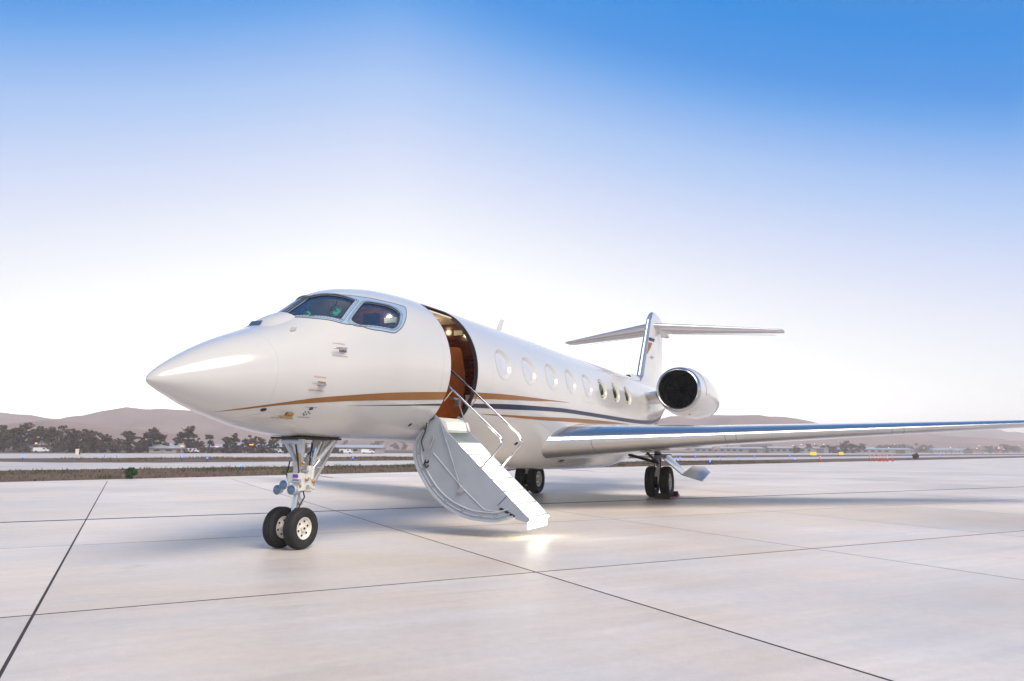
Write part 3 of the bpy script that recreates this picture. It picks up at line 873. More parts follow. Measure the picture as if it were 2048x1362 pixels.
# sill piece and seven lit steps
NST = 7
b0, z0 = 1.20, 1.615; db, dz = (2.80 - 1.20) / NST, .2075
k = MB(); k.prism([P(A0 + .04, u_, v_) for u_, v_ in ((.84, 2.03), (1.02, 2.06), (1.20, 1.98), (1.245, 1.83), (1.2, 1.795), (.9, 1.80))], P(A1 - A0 - .08, 0, 0)); k.obj('sill_step', 'tread', airstair)
for i in range(NST):
    bb, zz = b0 + db * i, z0 - dz * i
    k = MB(); k.box(P((A0 + A1) / 2, bb + db / 2, zz - .012), (A1 - A0 - .075, db + .02, .024)); st = k.obj('step', 'tread', airstair)
    k = MB(); k.box(P((A0 + A1) / 2, bb + db + .004, zz - .024 - (dz - .03) / 2), (A1 - A0 - .09, .012, dz - .030)); k.obj('step_light', 'steplight', st)
    k = MB(); k.box(P((A0 + A1) / 2, bb + db + .012, zz - .006), (A1 - A0 - .08, .022, .018)); k.obj('nosing', 'doorgrey', st)
# handrails
def rail(name, pts, r=.021):
    k = MB(); q = [Vector(p) for p in pts]; out = [q[0]]
    for i in range(1, len(q) - 1):
        a_, c_ = (q[i - 1] - q[i]), (q[i + 1] - q[i]); d = min(.09, a_.length * .4, c_.length * .4)
        A_ = q[i] + a_.normalized() * d; B_ = q[i] + c_.normalized() * d
        for t in np.linspace(0, 1, 6): out.append((1 - t) ** 2 * A_ + 2 * t * (1 - t) * q[i] + t * t * B_)
    out.append(q[-1]); k.tube(out, r, 12)
    return k.obj(name, 'chrome', airstair)
R1 = [P(5.25, b_, c_) for b_, c_ in ((1.18, 2.68), (2.31, 1.69), (2.335, 1.58), (1.88, 1.13), (1.57, .80))]
R2 = [P(6.10, b_, c_) for b_, c_ in ((.80, 3.03), (2.27, 1.76), (2.335, 1.62), (1.90, 1.13))]
h1 = rail('handrail', R1); h2 = rail('handrail', R2)
k = MB(); k.tube([P(5.25, 1.32, 2.53), P(5.25, 1.16, 2.36), P(5.25, 1.10, 2.38)], .012, 8); k.obj('rail_link', 'steel', h1)
k = MB(); k.tube([P(6.10, 1.42, 2.48), P(6.10, 1.22, 2.26), P(6.10, 1.18, 2.20)], .012, 8); k.obj('rail_link', 'steel', h2)
k = MB(); k.lathe([(0, .035), (.05, .035)], P(5.23, 1.565, .80), (-1, 0, 0), 14, True); k.box(P(5.20, 1.56, .77), (.05, .12, .05)); k.obj('rail_pivot', 'steel', airstair)
for p0, p1, r in (((1.13, 1.97), (1.56, .82), .010), ((.99, 1.74), (.86, 1.27), .013), ((1.0, 1.70), (.92, 1.50), .020)):
    k = MB(); k.tube([P(5.19, *p0), P(5.19, *p1)], r, 8); k.obj('support_strut', 'steel', airstair)
k = MB(); k.tube([P(6.05, 1.02, 2.36), P(6.0, 1.28, 1.78)], .014, 8); k.box(P(6.06, 1.0, 2.38), (.10, .10, .14)); k.box(P(6.0, .96, 2.45), (.2, .08, .04)); k.obj('door_actuator', 'steel', airstair)
k = MB(); k.tube([P(5.20, .84, 1.30), P(5.19, .80, 1.22), P(5.19, .86, 1.16), P(5.19, .90, 1.20)], .014, 8); k.lathe([(0, .03), (.03, .03)], P(5.22, .86, 1.27), (-1, 0, 0), 12, True); k.obj('actuator_clevis', 'dark', airstair)
hose = MB(); hose.tube([P(5.19, 1.0, 2.05), P(5.18, .86, 1.98), P(5.18, .82, 1.80), P(5.18, .74, 1.62), P(5.18, .80, 1.45)], .012, 6); hose.obj('door_cable', 'hose', airstair)

# ------------------------------------------------------------------ wings
def airfoil(n=40, t=.12):
    """closed loop from the trailing edge over the top to the nose and back below: (x, z)"""
    xs = (1 - np.cos(np.linspace(0, math.pi, n))) / 2
    yt = 5 * t * (.2969 * np.sqrt(xs) - .1260 * xs - .3516 * xs**2 + .2843 * xs**3 - .1036 * xs**4)
    cam_ = .012 * np.sin(math.pi * xs)
    return xs, cam_ + yt, cam_ - yt * .92
def wing_section(b_, le, ch, zc, t, x0, x1, n=40, side=1, lift=0.0, vert=False):
    xs = x0 + (x1 - x0) * (1 - np.cos(np.linspace(0, math.pi, n))) / 2
    yt = 5 * t * (.2969 * np.sqrt(xs) - .1260 * xs - .3516 * xs**2 + .2843 * xs**3 - .1036 * xs**4)
    cm = .010 * np.sin(math.pi * xs)
    up = [(x, c + y_) for x, y_, c in zip(xs, yt, cm)]; lo = [(x, c - y_) for x, y_, c in zip(xs, yt, cm)]
    loop = up[::-1] + (lo[1:] if x0 == 0 else lo)
    if vert: return [P(le + x * ch, z_ * ch, zc) for x, z_ in loop]
    return [P(le + x * ch, side * b_, zc + z_ * ch) for x, z_ in loop]
def finer(rings, m=6):
    out = []
    for r0, r1_ in zip(rings[:-1], rings[1:]):
        for j in range(m): out.append([p.lerp(q, j / m) for p, q in zip(r0, r1_)])
    return out + [rings[-1]]
def LEa(b_): return 10.52 + (b_ - 1.4) * .700
def chord_(b_): return float(np.interp(b_, [0.8, 4.6, 14.2], [7.55, 4.75, 1.75]))
def LEz(b_): return 1.68 + (b_ - 1.45) * .0545
WB = [.8, 1.4, 2.2, 3.2, 4.6, 6.5, 8.5, 10.5, 12.5, 14.2]
for side in (1, -1):
    m1 = MB(); m2 = MB()
    r1, r2 = [], []
    for b_ in WB:
        t = float(np.interp(b_, [.8, 4.6, 14.2], [.130, .118, .098]))
        r1.append(wing_section(b_, LEa(b_), chord_(b_), LEz(b_), t, .115, 1.0, 30, side))
        r2.append(wing_section(b_, LEa(b_), chord_(b_), LEz(b_), t, 0.0, .115, 16, side))
    # blended winglet
    wl = [(14.55, .10, .93), (14.85, .38, .82), (15.05, .85, .68), (15.18, 1.55, .45)]
    for bb, up_, sc_ in wl:
        def sec(x0, x1, n):
            pts = wing_section(0, 0, chord_(14.2) * sc_, 0, .09, x0, x1, n)
            tilt = min(1, up_ / .7) * 1.25
            out = []
            for p in pts:
                out.append(P(LEa(14.2) + .55 * (bb - 14.2) + .75 * up_ + p.x, side * (bb - p.z * math.sin(tilt)), LEz(14.2) + up_ + p.z * math.cos(tilt)))
            return out
        r1.append(sec(.115, 1.0, 30)); r2.append(sec(0.0, .115, 16))
    r1 = finer(r1); r2 = finer(r2, 20)
    m1.loft(r1, True, True); m2.loft(r2, False)
    wg = m1.obj('wing', 'paint', jet)
    m2.obj('leading_edge', 'polish', wg, angle=180)
    for bb in (2.05, 4.95, 5.2, 8.9, 9.2):
        jl = MB()
        t = float(np.interp(bb, [.8, 4.6, 14.2], [.130, .118, .098]))
        q = wing_section(bb, LEa(bb) - .002, chord_(bb), LEz(bb), t * 1.008, 0, .115, 16, side)
        jl.tube(q, .004, 4, False); jl.obj('leading_edge_joint', 'line', wg)
    for bb in (4.2, 7.6):
        k = MB(); te = LEa(bb) + chord_(bb)
        k.tube([P(te - 1.9, side * bb, LEz(bb) - .10), P(te - 1.2, side * bb, LEz(bb) - .22), P(te - .3, side * bb, LEz(bb) - .16), P(te + .35, side * bb, LEz(bb) - .04)], .1, 12, True, [.03, .11, .09, .015])
        k.obj('flap_fairing', 'paint', wg)

# ------------------------------------------------------------------ engines
for side in (1, -1):
    ec = P(19.42, side * 2.47, 3.625); ax = Vector((1, -.02 * side, -.03)).normalized()
    k = MB(); k.lathe([(.20, .80), (.5, .85), (1.0, .89), (1.7, .905), (2.6, .89), (3.6, .82), (4.4, .72), (4.9, .63)], ec, ax, 56)
    nac = k.obj('engine_nacelle', 'paint', jet)
    k = MB(); k.lathe([(.42, .615), (.22, .635), (.10, .655), (.03, .685), (0, .715), (.02, .745), (.09, .775), (.20, .80)], ec, ax, 56); k.obj('inlet_lip', 'polish', nac)
    k = MB(); k.lathe([(.42, .615), (.8, .63), (1.25, .65)], ec, ax, 48); k.obj('inlet_duct', 'duct', nac)
    k = MB(); k.lathe([(.75, .004), (.8, .06), (.95, .13), (1.15, .19)], ec, ax, 28); k.obj('spinner', 'duct', nac)
    for q in range(24):
        k = MB() if q == 0 else k
        th = 2 * math.pi * q / 24
        u = ax.cross(Vector((0, 0, 1))).normalized(); v = ax.cross(u)
        d = u * math.cos(th) + v * math.sin(th); t_ = ax.cross(d)
        o = ec + ax * 1.12
        k.add([o + d * .17 - t_ * .012 - ax * .05, o + d * .17 + t_ * .03 + ax * .06, o + d * .645 + t_ * .075 + ax * .03, o + d * .645 - t_ * .03 - ax * .05], [(0, 1, 2, 3)])
    tag(k.obj('fan_blade', 'blade', nac, smooth=False), kind='stuff')
    k = MB(); k.lathe([(1.2, .65), (1.22, .01)], ec, ax, 40); k.obj('fan_case', 'dark', nac)
    k = MB(); k.lathe([(4.9, .63), (5.0, .52), (4.6, .46)], ec, ax, 40); k.obj('exhaust_nozzle', 'steel', nac)
    k = MB()
    rings = []
    for bb in (1.0, 1.62):
        rings.append([P(19.75 + x_ * 3.6, side * bb, (3.52 if bb > 1.3 else 3.42) + z_ * 3.6) for x_, z_ in ((0, 0), (.05, .028), (.2, .045), (.6, .045), (1, .01), (1, -.01), (.6, -.05), (.2, -.055), (.05, -.034))])
    k.loft(rings, True, True); py = k.obj('engine_pylon', 'paint', jet)
    k = MB(); k.lathe([(.0, .03), (.012, .03)], ec + Vector((.8, 0, 0)) + Vector((0, -.25 * side, -.87)), (0, 0, -1), 10, True); k.obj('drain_mast', 'dark', nac)
    k = MB(); th0 = np.linspace(-.2, 1.3, 14)
    u = Vector((0, -1 * side, 0)); v = Vector((0, 0, 1))
    k.tube([ec + ax * (.75 + .0 * t) + (u * math.cos(t) + v * math.sin(t)) * .874 for t in th0], .006, 5, False); k.obj('cowl_joint', 'line', nac)

# ------------------------------------------------------------------ tail
def fin_sec(z_, le, te, t, x0, x1, n=24): return wing_section(0, le, te - le, z_, t, x0, x1, n, vert=True)
FZ = [4.0, 4.6, 5.4, 6.2, 6.9, 7.3]
fle = lambda z_: 23.55 + (z_ - 4.6) * .705; fte = lambda z_: 28.05 + (z_ - 4.6) * .16
m1, m2 = MB(), MB()
r1 = [fin_sec(z_, fle(z_) - (.9 if z_ < 4.2 else 0), fte(z_), .105, .07, 1) for z_ in FZ]; r2 = [fin_sec(z_, fle(z_) - (.9 if z_ < 4.2 else 0), fte(z_), .105, 0, .07, 10) for z_ in FZ]
for z_, l_, t_ in ((7.5, 25.7, 28.6), (7.66, 25.95, 28.3), (7.76, 26.25, 27.8), (7.80, 26.6, 27.3)):
    r1.append(fin_sec(z_, l_, t_, .10 if z_ < 7.7 else .07, .07, 1)); r2.append(fin_sec(z_, l_, t_, .10 if z_ < 7.7 else .07, 0, .07, 10))
r1 = finer(r1); r2 = finer(r2, 20)
m1.loft(r1, True, True); m2.loft(r2, False)
fin = m1.obj('tail_fin', 'paint', jet); m2.obj('fin_leading_edge', 'satin', fin, angle=180)
# stripe bands and emblem on the fin
def fin_pt(z_, x, off=.004):
    le, te = fle(z_), fte(z_); ch = te - le
    yt = 5 * .105 * (.2969 * math.sqrt(x) - .1260 * x - .3516 * x**2 + .2843 * x**3 - .1036 * x**4) + .010 * math.sin(math.pi * x)
    return P(le + x * ch, yt * ch + off, z_)
def fin_patch(name, zs, x0f, x1f, mat):
    k = MB(); k.loft([[fin_pt(z_, x0f(z_) + (x1f(z_) - x0f(z_)) * j / 8) for j in range(9)] for z_ in zs], False); return k.obj(name, mat, fin)
fin_patch('fin_navy_band', np.linspace(6.27, 6.43, 4), lambda z_: .075, lambda z_: .25 + (z_ - 6.27) * .4, 'navy')
fin_patch('fin_gold_band', np.linspace(5.62, 6.18, 8), lambda z_: .075, lambda z_: .085 + (z_ - 5.62) * .22, 'gold')
k = MB()
for pts in ([(.14, 5.50), (.21, 5.53), (.30, 5.57), (.335, 5.545), (.27, 5.50), (.20, 5.475)], [(.19, 5.52), (.225, 5.60), (.245, 5.60), (.235, 5.52)], [(.21, 5.49), (.235, 5.44), (.25, 5.445), (.245, 5.50)]):
    k.add([fin_pt(z_, x, .005) for x, z_ in pts], [tuple(range(len(pts)))])
k.obj('fin_emblem', 'greymark', fin, smooth=False)
# tailplane
for side in (1, -1):
    m1, m2 = MB(), MB(); r1, r2 = [], []
    for b_, le, ch, t in ((.0, 25.75, 3.0, .10), (.3, 25.95, 2.85, .10), (2.5, 27.42, 2.15, .10), (5.3, 29.3, 1.22, .09), (5.45, 29.5, .95, .06)):
        zz = 7.10 - .004 * b_
        r1.append(wing_section(b_, le, ch, zz, t, .08, 1, 24, side)); r2.append(wing_section(b_, le, ch, zz, t, 0, .08, 10, side))
    r1 = finer(r1); r2 = finer(r2, 20)
    m1.loft(r1, True, True); m2.loft(r2, False)
    hs = m1.obj('tailplane', 'paint', jet); m2.obj('tailplane_leading_edge', 'satin', hs, angle=180)
    k = MB(); k.tube([P(28.2 + (b_ - .4) * .50, side * b_, 7.005) for b_ in (.5, 2, 3.5, 5.0)], .008, 4, False); k.obj('elevator_hinge', 'line', hs)
k = MB(); k.tube([P(25.5, 0, 7.08), P(25.8, 0, 7.09), P(26.6, 0, 7.1), P(28.2, 0, 7.1), P(29.3, 0, 7.1), P(29.9, 0, 7.1)], .2, 20, True, [.02, .13, .22, .22, .14, .02]); k.obj('tail_bullet', 'paint', fin)
# dorsal air inlet
k = MB(); k.loft([[P(a, b_ * w_, 4.20 + h_ * c_) for b_, c_ in ((-1, 0), (-.9, .7), (-.5, 1), (.5, 1), (.9, .7), (1, 0))] for a, w_, h_ in ((21.9, .16, .26), (22.5, .19, .34), (23.6, .16, .30), (24.6, .03, .1))], False); di = k.obj('dorsal_inlet', 'paint', jet)
k = MB(); k.add([P(21.89, -.13, 4.25), P(21.89, .13, 4.25), P(21.89, .11, 4.43), P(21.89, -.11, 4.43)], [(0, 1, 2, 3)]); k.obj('inlet_mouth', 'dark', di)

# ------------------------------------------------------------------ landing gear
def wheel(parent, cen, R, W, out, rimr, holes=6):
    """out: +1 when the outer rim faces port"""
    k = MB(); hw = W / 2
    prof_ = [(-hw * .62, rimr), (-hw * .86, rimr + (R - rimr) * .25), (-hw, rimr + (R - rimr) * .55), (-hw * .9, R * .93), (-hw * .62, R * .985), (-hw * .42, R), (-hw * .40, R - .008), (-hw * .34, R - .008), (-hw * .32, R), (-hw * .05, R), (-hw * .04, R - .008), (hw * .04, R - .008), (hw * .05, R), (hw * .32, R), (hw * .34, R - .008), (hw * .40, R - .008), (hw * .42, R), (hw * .62, R * .985), (hw * .9, R * .93), (hw, rimr + (R - rimr) * .55), (hw * .86, rimr + (R - rimr) * .25), (hw * .62, rimr)]
    k.lathe(prof_, cen, (0, -1, 0), 44)
    ty = k.obj('tyre', 'tyre', parent)
    for sgn in (1, -1):
        k = MB()
        k.lathe([(sgn * hw * .66, rimr), (sgn * hw * .70, rimr * .97), (sgn * hw * .62, rimr * .90), (sgn * hw * .40, rimr * .82), (sgn * hw * .34, rimr * .45), (sgn * hw * .36, rimr * .30), (sgn * hw * .62, rimr * .28), (sgn * hw * .64, rimr * .16), (sgn * hw * .64, .002)], cen, (0, -1, 0), 36)
        rm = k.obj('rim', 'rim', ty)
        for q in range(holes):
            th = 2 * math.pi * q / holes + .3
            c = Vector(cen) + Vector((math.cos(th) * rimr * .63, -sgn * (hw * .385), math.sin(th) * rimr * .63))
            k = MB() if q == 0 else k
            k.lathe([(0, rimr * .095), (.01, rimr * .095), (.011, .001)], c, (0, -sgn, 0), 10)
        k.lathe([(0, rimr * .10), (.012, rimr * .10), (.013, .001)], Vector(cen) + Vector((0, -sgn * hw * .64, 0)), (0, -sgn, 0), 12)
        tag(k.obj('rim_hole', 'dark', ty), kind='stuff')
    return ty
# nose gear
ng = MB()
ng.tube([P(2.74, 0, 1.78), P(2.78, 0, 1.45), P(2.80, 0, 1.36)], .09, 18, True, [.13, .105, .085])
ng.tube([P(2.80, 0, 1.38), P(2.80, 0, .82)], .075, 18)
ng.tube([P(2.80, 0, 1.30), P(2.80, 0, 1.22)], .092, 18)
nose_gear = ng.obj('nose_gear', 'gearwhite', jet)
k = MB(); k.tube([P(2.79, 0, .84), P(2.71, 0, .38)], .045, 16); k.obj('piston', 'chrome', nose_gear)
k = MB(); k.tube([P(2.79, 0, .86), P(2.78, 0, .78)], .062, 16); k.tube([P(2.72, 0, .45), P(2.70, 0, .31)], .065, 14); k.tube([P(2.70, -.22, .31), P(2.70, .22, .31)], .035, 12); k.obj('axle', 'gearblue', nose_gear)
k = MB()
k.box(P(2.70, .06, 1.02), (.18, .20, .20)); k.box(P(2.86, .10, .98), (.16, .16, .26)); k.box(P(2.90, -.04, 1.12), (.12, .14, .20)); k.box(P(2.74, .10, .90), (.26, .16, .08))
k.lathe([(0, .05), (.22, .05)], P(2.90, .14, 1.0), (0, 0, 1), 14, True); k.lathe([(0, .04), (.18, .04)], P(2.84, .17, 1.05), (0, 0, 1), 12, True)
k.lathe([(-.16, .055), (.16, .055)], P(2.80, .0, .94), (0, 1, 0), 14, True)
k.obj('steering_unit', 'gearwhite', nose_gear)
k = MB()
for p0, p1, r in (((3.42, .16, 1.62), (2.86, .07, 1.06), .040), ((3.42, -.16, 1.62), (2.86, -.07, 1.06), .040), ((3.16, .12, 1.60), (2.98, .10, 1.25), .026)):
    k.tube([P(*p0), P(*p1)], r, 12)
k.tube([P(3.12, -.12, 1.35), P(3.12, .12, 1.35)], .03, 10)
k.obj('drag_brace', 'gearwhite', nose_gear)
k = MB(); k.tube([P(3.10, .145, 1.30), P(2.92, .11, 1.10)], .032, 12); k.obj('actuator_rod', 'chrome', nose_gear)
k = MB()
k.tube([P(2.60, -.10, 1.60), P(2.72, .02, 1.30)], .035, 10); k.tube([P(2.60, .16, 1.62), P(2.74, .09, 1.28)], .035, 10); k.tube([P(2.58, -.14, 1.60), P(2.58, .20, 1.60)], .04, 10)
k.obj('trunnion', 'gearblue', nose_gear)
k = MB()
for c in (((2.66, .05, 1.55), (2.62, .13, 1.35), (2.68, .12, 1.15), (2.62, .10, .95)), ((2.95, .12, 1.58), (2.88, .16, 1.38), (2.90, .13, 1.22), (2.80, .15, 1.08)), ((3.05, .05, 1.55), (2.95, .13, 1.45), (2.86, .12, 1.40)), ((2.70, -.08, 1.3), (2.66, -.10, 1.1), (2.72, -.08, .9)), ((2.80, .10, .9), (2.87, .09, .75), (2.80, .06, .62), (2.74, .05, .5))):
    k = MB(); k.tube([P(*q) for q in c], .011, 6); k.obj('hydraulic_hose', 'hose', nose_gear)
for q_, (c0, c1, r_) in enumerate((((2.98, .16, 1.50), (2.92, .16, 1.28), .030), ((2.66, .12, 1.42), (2.68, .13, 1.22), .026), ((2.92, .18, 1.20), (2.90, .18, 1.02), .034), ((2.70, .16, 1.16), (2.86, .18, 1.14), .024), ((2.62, .08, 1.00), (2.62, .20, 1.00), .035), ((3.05, .10, 1.44), (2.97, .14, 1.36), .022), ((2.86, .17, .92), (2.98, .17, .88), .030))):
    k = MB(); k.tube([P(*c0), P(*c1)], r_, 12); k.obj('hydraulic_fitting', ['chrome', 'brass', 'gearwhite', 'steel'][q_ % 4], nose_gear)
for c_ in ((2.74, .15, 1.26), (2.92, .13, 1.34), (2.80, .17, 1.02), (2.66, .15, .93), (2.95, .17, .98)):
    k = MB(); k.lathe([(0, .028), (.035, .028), (.04, .016), (.055, .016)], P(*c_), (-.5, -1, 0), 8, True); k.obj('pipe_union', 'brass', nose_gear)
k = MB(); k.box(P(2.55, .17, 1.08), (.02, .09, .05)); k.obj('gear_pin_flag', 'purple', nose_gear)
k = MB(); k.prism([P(2.82, .03, .80), P(2.92, .03, .66), P(2.86, .03, .62), P(2.78, .03, .72)], P(0, -.06, 0)); k.prism([P(2.92, .03, .66), P(2.80, .03, .45), P(2.75, .03, .47), P(2.86, .03, .64)], P(0, -.06, 0)); k.obj('torque_link', 'gearwhite', nose_gear)
for bb, zz, aa_ in ((-.03, .88, 2.40), (.10, .955, 2.38), (.22, .885, 2.42)):
    k = MB(); d = Vector((-1, -.12, .06))
    k.lathe([(-.10, .02), (-.085, .05), (-.01, .073), (.0, .075), (.006, .068)], P(aa_, bb, zz), d, 20); tl = k.obj('taxi_light', 'gearblue', nose_gear)
    k = MB(); k.lathe([(.004, .069), (.012, .04), (.015, .002)], P(aa_, bb, zz), d, 20); k.obj('lens', 'lens', tl)
k = MB(); k.tube([P(2.46, -.05, .9), P(2.70, .02, .93)], .02, 8); k.tube([P(2.46, .20, .9), P(2.70, .08, .93)], .02, 8); k.tube([P(2.44, .10, .95), P(2.7, .06, .97)], .02, 8); k.obj('light_bracket', 'gearwhite', nose_gear)
for bb in (.19, -.20):
    wheel(nose_gear, P(2.70, bb, .305), .305, .205, 1, .165)
# nose gear doors
for s_ in (1,):
    k = MB(); k.prism([P(3.28, -.10, 1.66), P(3.88, -.10, 1.64), P(3.24, -.10, .80), P(3.00, -.10, .82)], P(0, -.035, 0))
    gd = k.obj('gear_door', 'doorgrey', nose_gear)
    k = MB(); k.tube([P(3.50, -.09, 1.60), P(3.09, -.09, .86)], .02, 6); k.tube([P(3.78, -.09, 1.58), P(3.20, -.09, .86)], .02, 6); k.tube([P(3.22, -.09, 1.20), P(3.5, -.09, 1.18)], .015, 6); k.obj('stiffener', 'gearwhite', gd)
k = MB(); k.prism([P(2.45, -.26, 1.665), P(3.5, -.26, 1.655), P(3.5, .26, 1.655), P(2.45, .26, 1.665)], P(0, 0, -.03)); k.obj('wheel_well', 'dark', nose_gear)
# main gear
for s_ in (1, -1):
    cb = 2.255 * s_
    k = MB(); k.tube([P(17.1, cb, 1.75), P(17.2, cb, 1.2), P(17.24, cb, 1.0)], .1, 16, True, [.13, .11, .10]); k.tube([P(17.24, cb, 1.02), P(17.27, cb, .72)], .075, 14); k.box(P(17.27, cb, .62), (.24, .14, .26)); k.tube([P(17.27, cb - .3, .485), P(17.27, cb + .3, .485)], .05, 12)
    mg = k.obj('main_gear', 'steel', jet)
    k = MB(); k.prism([P(17.08, cb - .05, .95), P(17.08, cb + .05, .95), P(17.02, cb + .09, .66), P(17.02, cb - .09, .66)], P(.05, 0, 0)); k.lathe([(-.06, .04), (.06, .04)], P(17.06, cb, .80), (0, 1, 0), 12, True); k.obj('torque_link', 'gearwhite', mg)
    k = MB(); k.tube([P(17.2, cb, 1.08), P(17.3, cb - 1.0 * s_, 1.34)], .05, 10); k.tube([P(17.2, cb, 1.05), P(16.2, cb - .1 * s_, 1.40)], .045, 10); k.obj('side_brace', 'duct', mg)
    k = MB(); k.tube([P(17.08, cb + .05, 1.5), P(17.05, cb + .09, 1.2), P(17.10, cb + .1, .9), P(17.2, cb + .14, .6)], .013, 6); k.tube([P(17.08, cb - .08, 1.4), P(17.05, cb - .1, 1.0), P(17.1, cb - .12, .6)], .013, 6); k.obj('brake_hose', 'hose', mg)
    for ww in (-.235, .235):
        wheel(mg, P(17.27, cb + ww, .49), .49, .31, 1, .265, 8)
    k = MB(); k.lathe([(-.1, .20), (.1, .20)], P(17.27, cb + .235 * .55, .49), (0, 1, 0), 24, True); k.lathe([(-.1, .20), (.1, .20)], P(17.27, cb - .235 * .55, .49), (0, 1, 0), 24, True); k.obj('brake_pack', 'dark', mg)
    k = MB(); pts = [(16.9, 2.36, 1.30), (17.9, 2.46, 1.30), (17.9, 2.95, .78), (16.9, 3.04, .72)]
    k.prism([P(a, b_ * s_, c) for a, b_, c in pts], P(0, .025 * s_, .025)); k.obj('gear_door', 'paint', mg)
    k = MB(); pts = [(16.9, 3.04, .72), (17.9, 3.21, .97), (18.1, 3.56, .94), (17.9, 3.76, .78), (16.8, 3.69, .54)]
    k.add([P(a, b_ * s_, c) for a, b_, c in pts] + [P(a, b_ * s_, c + .025) for a, b_, c in pts], [(4, 3, 2, 1, 0), (5, 6, 7, 8, 9)] + [(i, (i + 1) % 5, 5 + (i + 1) % 5, 5 + i) for i in range(5)]); k.obj('gear_door', 'paint', mg)
    k = MB(); k.lathe([(0, .42), (.03, .42)], P(17.2, cb, 1.36), (0, 0, -1), 24, True); k.obj('wheel_well', 'dark', mg)

# wheel chock
WC = Matrix.Translation(jet.location) @ Matrix.Rotation(math.pi / 2 - PSI, 4, 'Z')
ch = empty('wheel_chock', WC @ P(17.0, 2.49, 0), math.pi / 2 - PSI)
tag(ch, 'dark rubber chock with rope handle wedged against the outer main wheel', 'chock')
k = MB()
for x, sgn in ((-.36, 1), (.86, -1)):
    k.prism([(x - .10 * sgn, -.22, 0), (x + .11 * sgn, -.22, 0), (x + .04 * sgn, -.22, .16), (x - .05 * sgn, -.22, .17)], (0, .44, 0))
k.obj('wedge', 'chock', ch, smooth=False)
k = MB(); k.tube([(-.36, -.24, .1), (-.2, -.30, .03), (.3, -.30, .02), (.7, -.30, .03), (.86, -.24, .1)], .016, 8); k.obj('rope', 'redtext', ch)
k = MB(); k.tube([(-.38, -.23, .12), (-.40, -.28, .2), (-.36, -.30, .1)], .015, 8); k.obj('handle', 'hose', ch)

# ------------------------------------------------------------------ grass and weeds beside the apron
def blades(name, n, spread, mat, hmin, hmax, seed, lean=.5):
    r = np.random.default_rng(seed); V = []; F = []
    for _ in range(n):
        x, y = spread(r); h_ = r.uniform(hmin, hmax); t = r.uniform(0, 2 * math.pi); wd = r.uniform(.012, .03) * (h_ / .2 + .5)
        dx, dy = math.cos(t), math.sin(t); lx, ly = r.normal(0, lean * h_, 2)
        o = len(V)
        V += [(x - dx * wd, y - dy * wd, -.05), (x + dx * wd, y + dy * wd, -.05), (x + lx * .5 + dx * wd * .7, y + ly * .5 + dy * wd * .7, -.05 + h_ * .6), (x + lx, y + ly, -.05 + h_)]
        F += [(o, o + 1, o + 2), (o, o + 2, o + 3)]
    me = bpy.data.meshes.new(name); me.from_pydata(V, [], F); me.materials.append(M[mat])
    return link(name, me)
E0 = Vector((0, 53.9))
def in_band(d0, d1, s0, s1, clump=None):
    def f(r):
        if clump is not None:
            c = clump[r.integers(len(clump))]; s = c[0] + r.normal(0, c[2]); d = c[1] + r.normal(0, c[2] * .6)
        else:
            s = r.uniform(s0, s1); d = r.uniform(d0, d1)
        s = min(max(s, -130), 400); d = min(max(d, d0), d1)
        p = E0 + U45 * s + N45 * d
        return p.x, p.y
    return f
tag(blades('dry_grass', 26000, in_band(.4, 17.5, -60, 60), 'drygrass', .03, .13, 1), 'short dry brown grass on the strip beyond the apron edge', 'grass', kind='stuff')
cl = [(rng.uniform(-55, 60), rng.uniform(9, 17), rng.uniform(.5, 1.8)) for _ in range(60)] + [(rng.uniform(-55, 60), rng.uniform(1, 8), rng.uniform(.2, .5)) for _ in range(18)]
tag(blades('green_weeds', 8000, in_band(.5, 17.5, -60, 60, cl), 'greengrass', .05, .22, 2, .4), 'green weeds growing in clumps along the far side of the grass strip', 'weeds', kind='stuff')
cl2 = [(rng.uniform(-60, 110), rng.uniform(39, 73), rng.uniform(.8, 3)) for _ in range(90)]
def infield(r):
    while True:
        x, y = in_band(39, 73, -60, 110, cl2)(r)
        q = Vector((x, y)) - E0; s, d = q.dot(U45), q.dot(N45)
        if not (-66 < s < -14): return x, y
tag(blades('infield_grass', 9000, infield, 'drygrass', .10, .35, 3, .3), 'dry grass tufts on the infield between taxiway and runway', 'grass', kind='stuff')

def leaf_ball(n, R, squash, size, seed, clusters=14, core=.35):
    r = np.random.default_rng(seed); V = []; F = []
    cs = []
    for _ in range(clusters):
        d = r.normal(0, 1, 3); d /= np.linalg.norm(d); rad = R * r.uniform(.3, .78)
        c = d * rad; c[2] = c[2] * squash; cs.append((c, R * r.uniform(.22, .42)))
    for _ in range(n):
        c, cr_ = cs[r.integers(len(cs))]
        d = r.normal(0, 1, 3); d /= np.linalg.norm(d)
        p = c + d * cr_ * r.uniform(.35, 1.0) ** .6
        a_ = r.normal(0, 1, 3); a_ /= np.linalg.norm(a_); b_ = np.cross(a_, d); b_ /= (np.linalg.norm(b_) + 1e-9)
        s = size * r.uniform(.6, 1.4); o = len(V)
        V += [tuple(p - a_ * s), tuple(p + b_ * s * .55), tuple(p + a_ * s), tuple(p - b_ * s * .55)]
        F.append((o, o + 1, o + 2, o + 3))
    return V, F
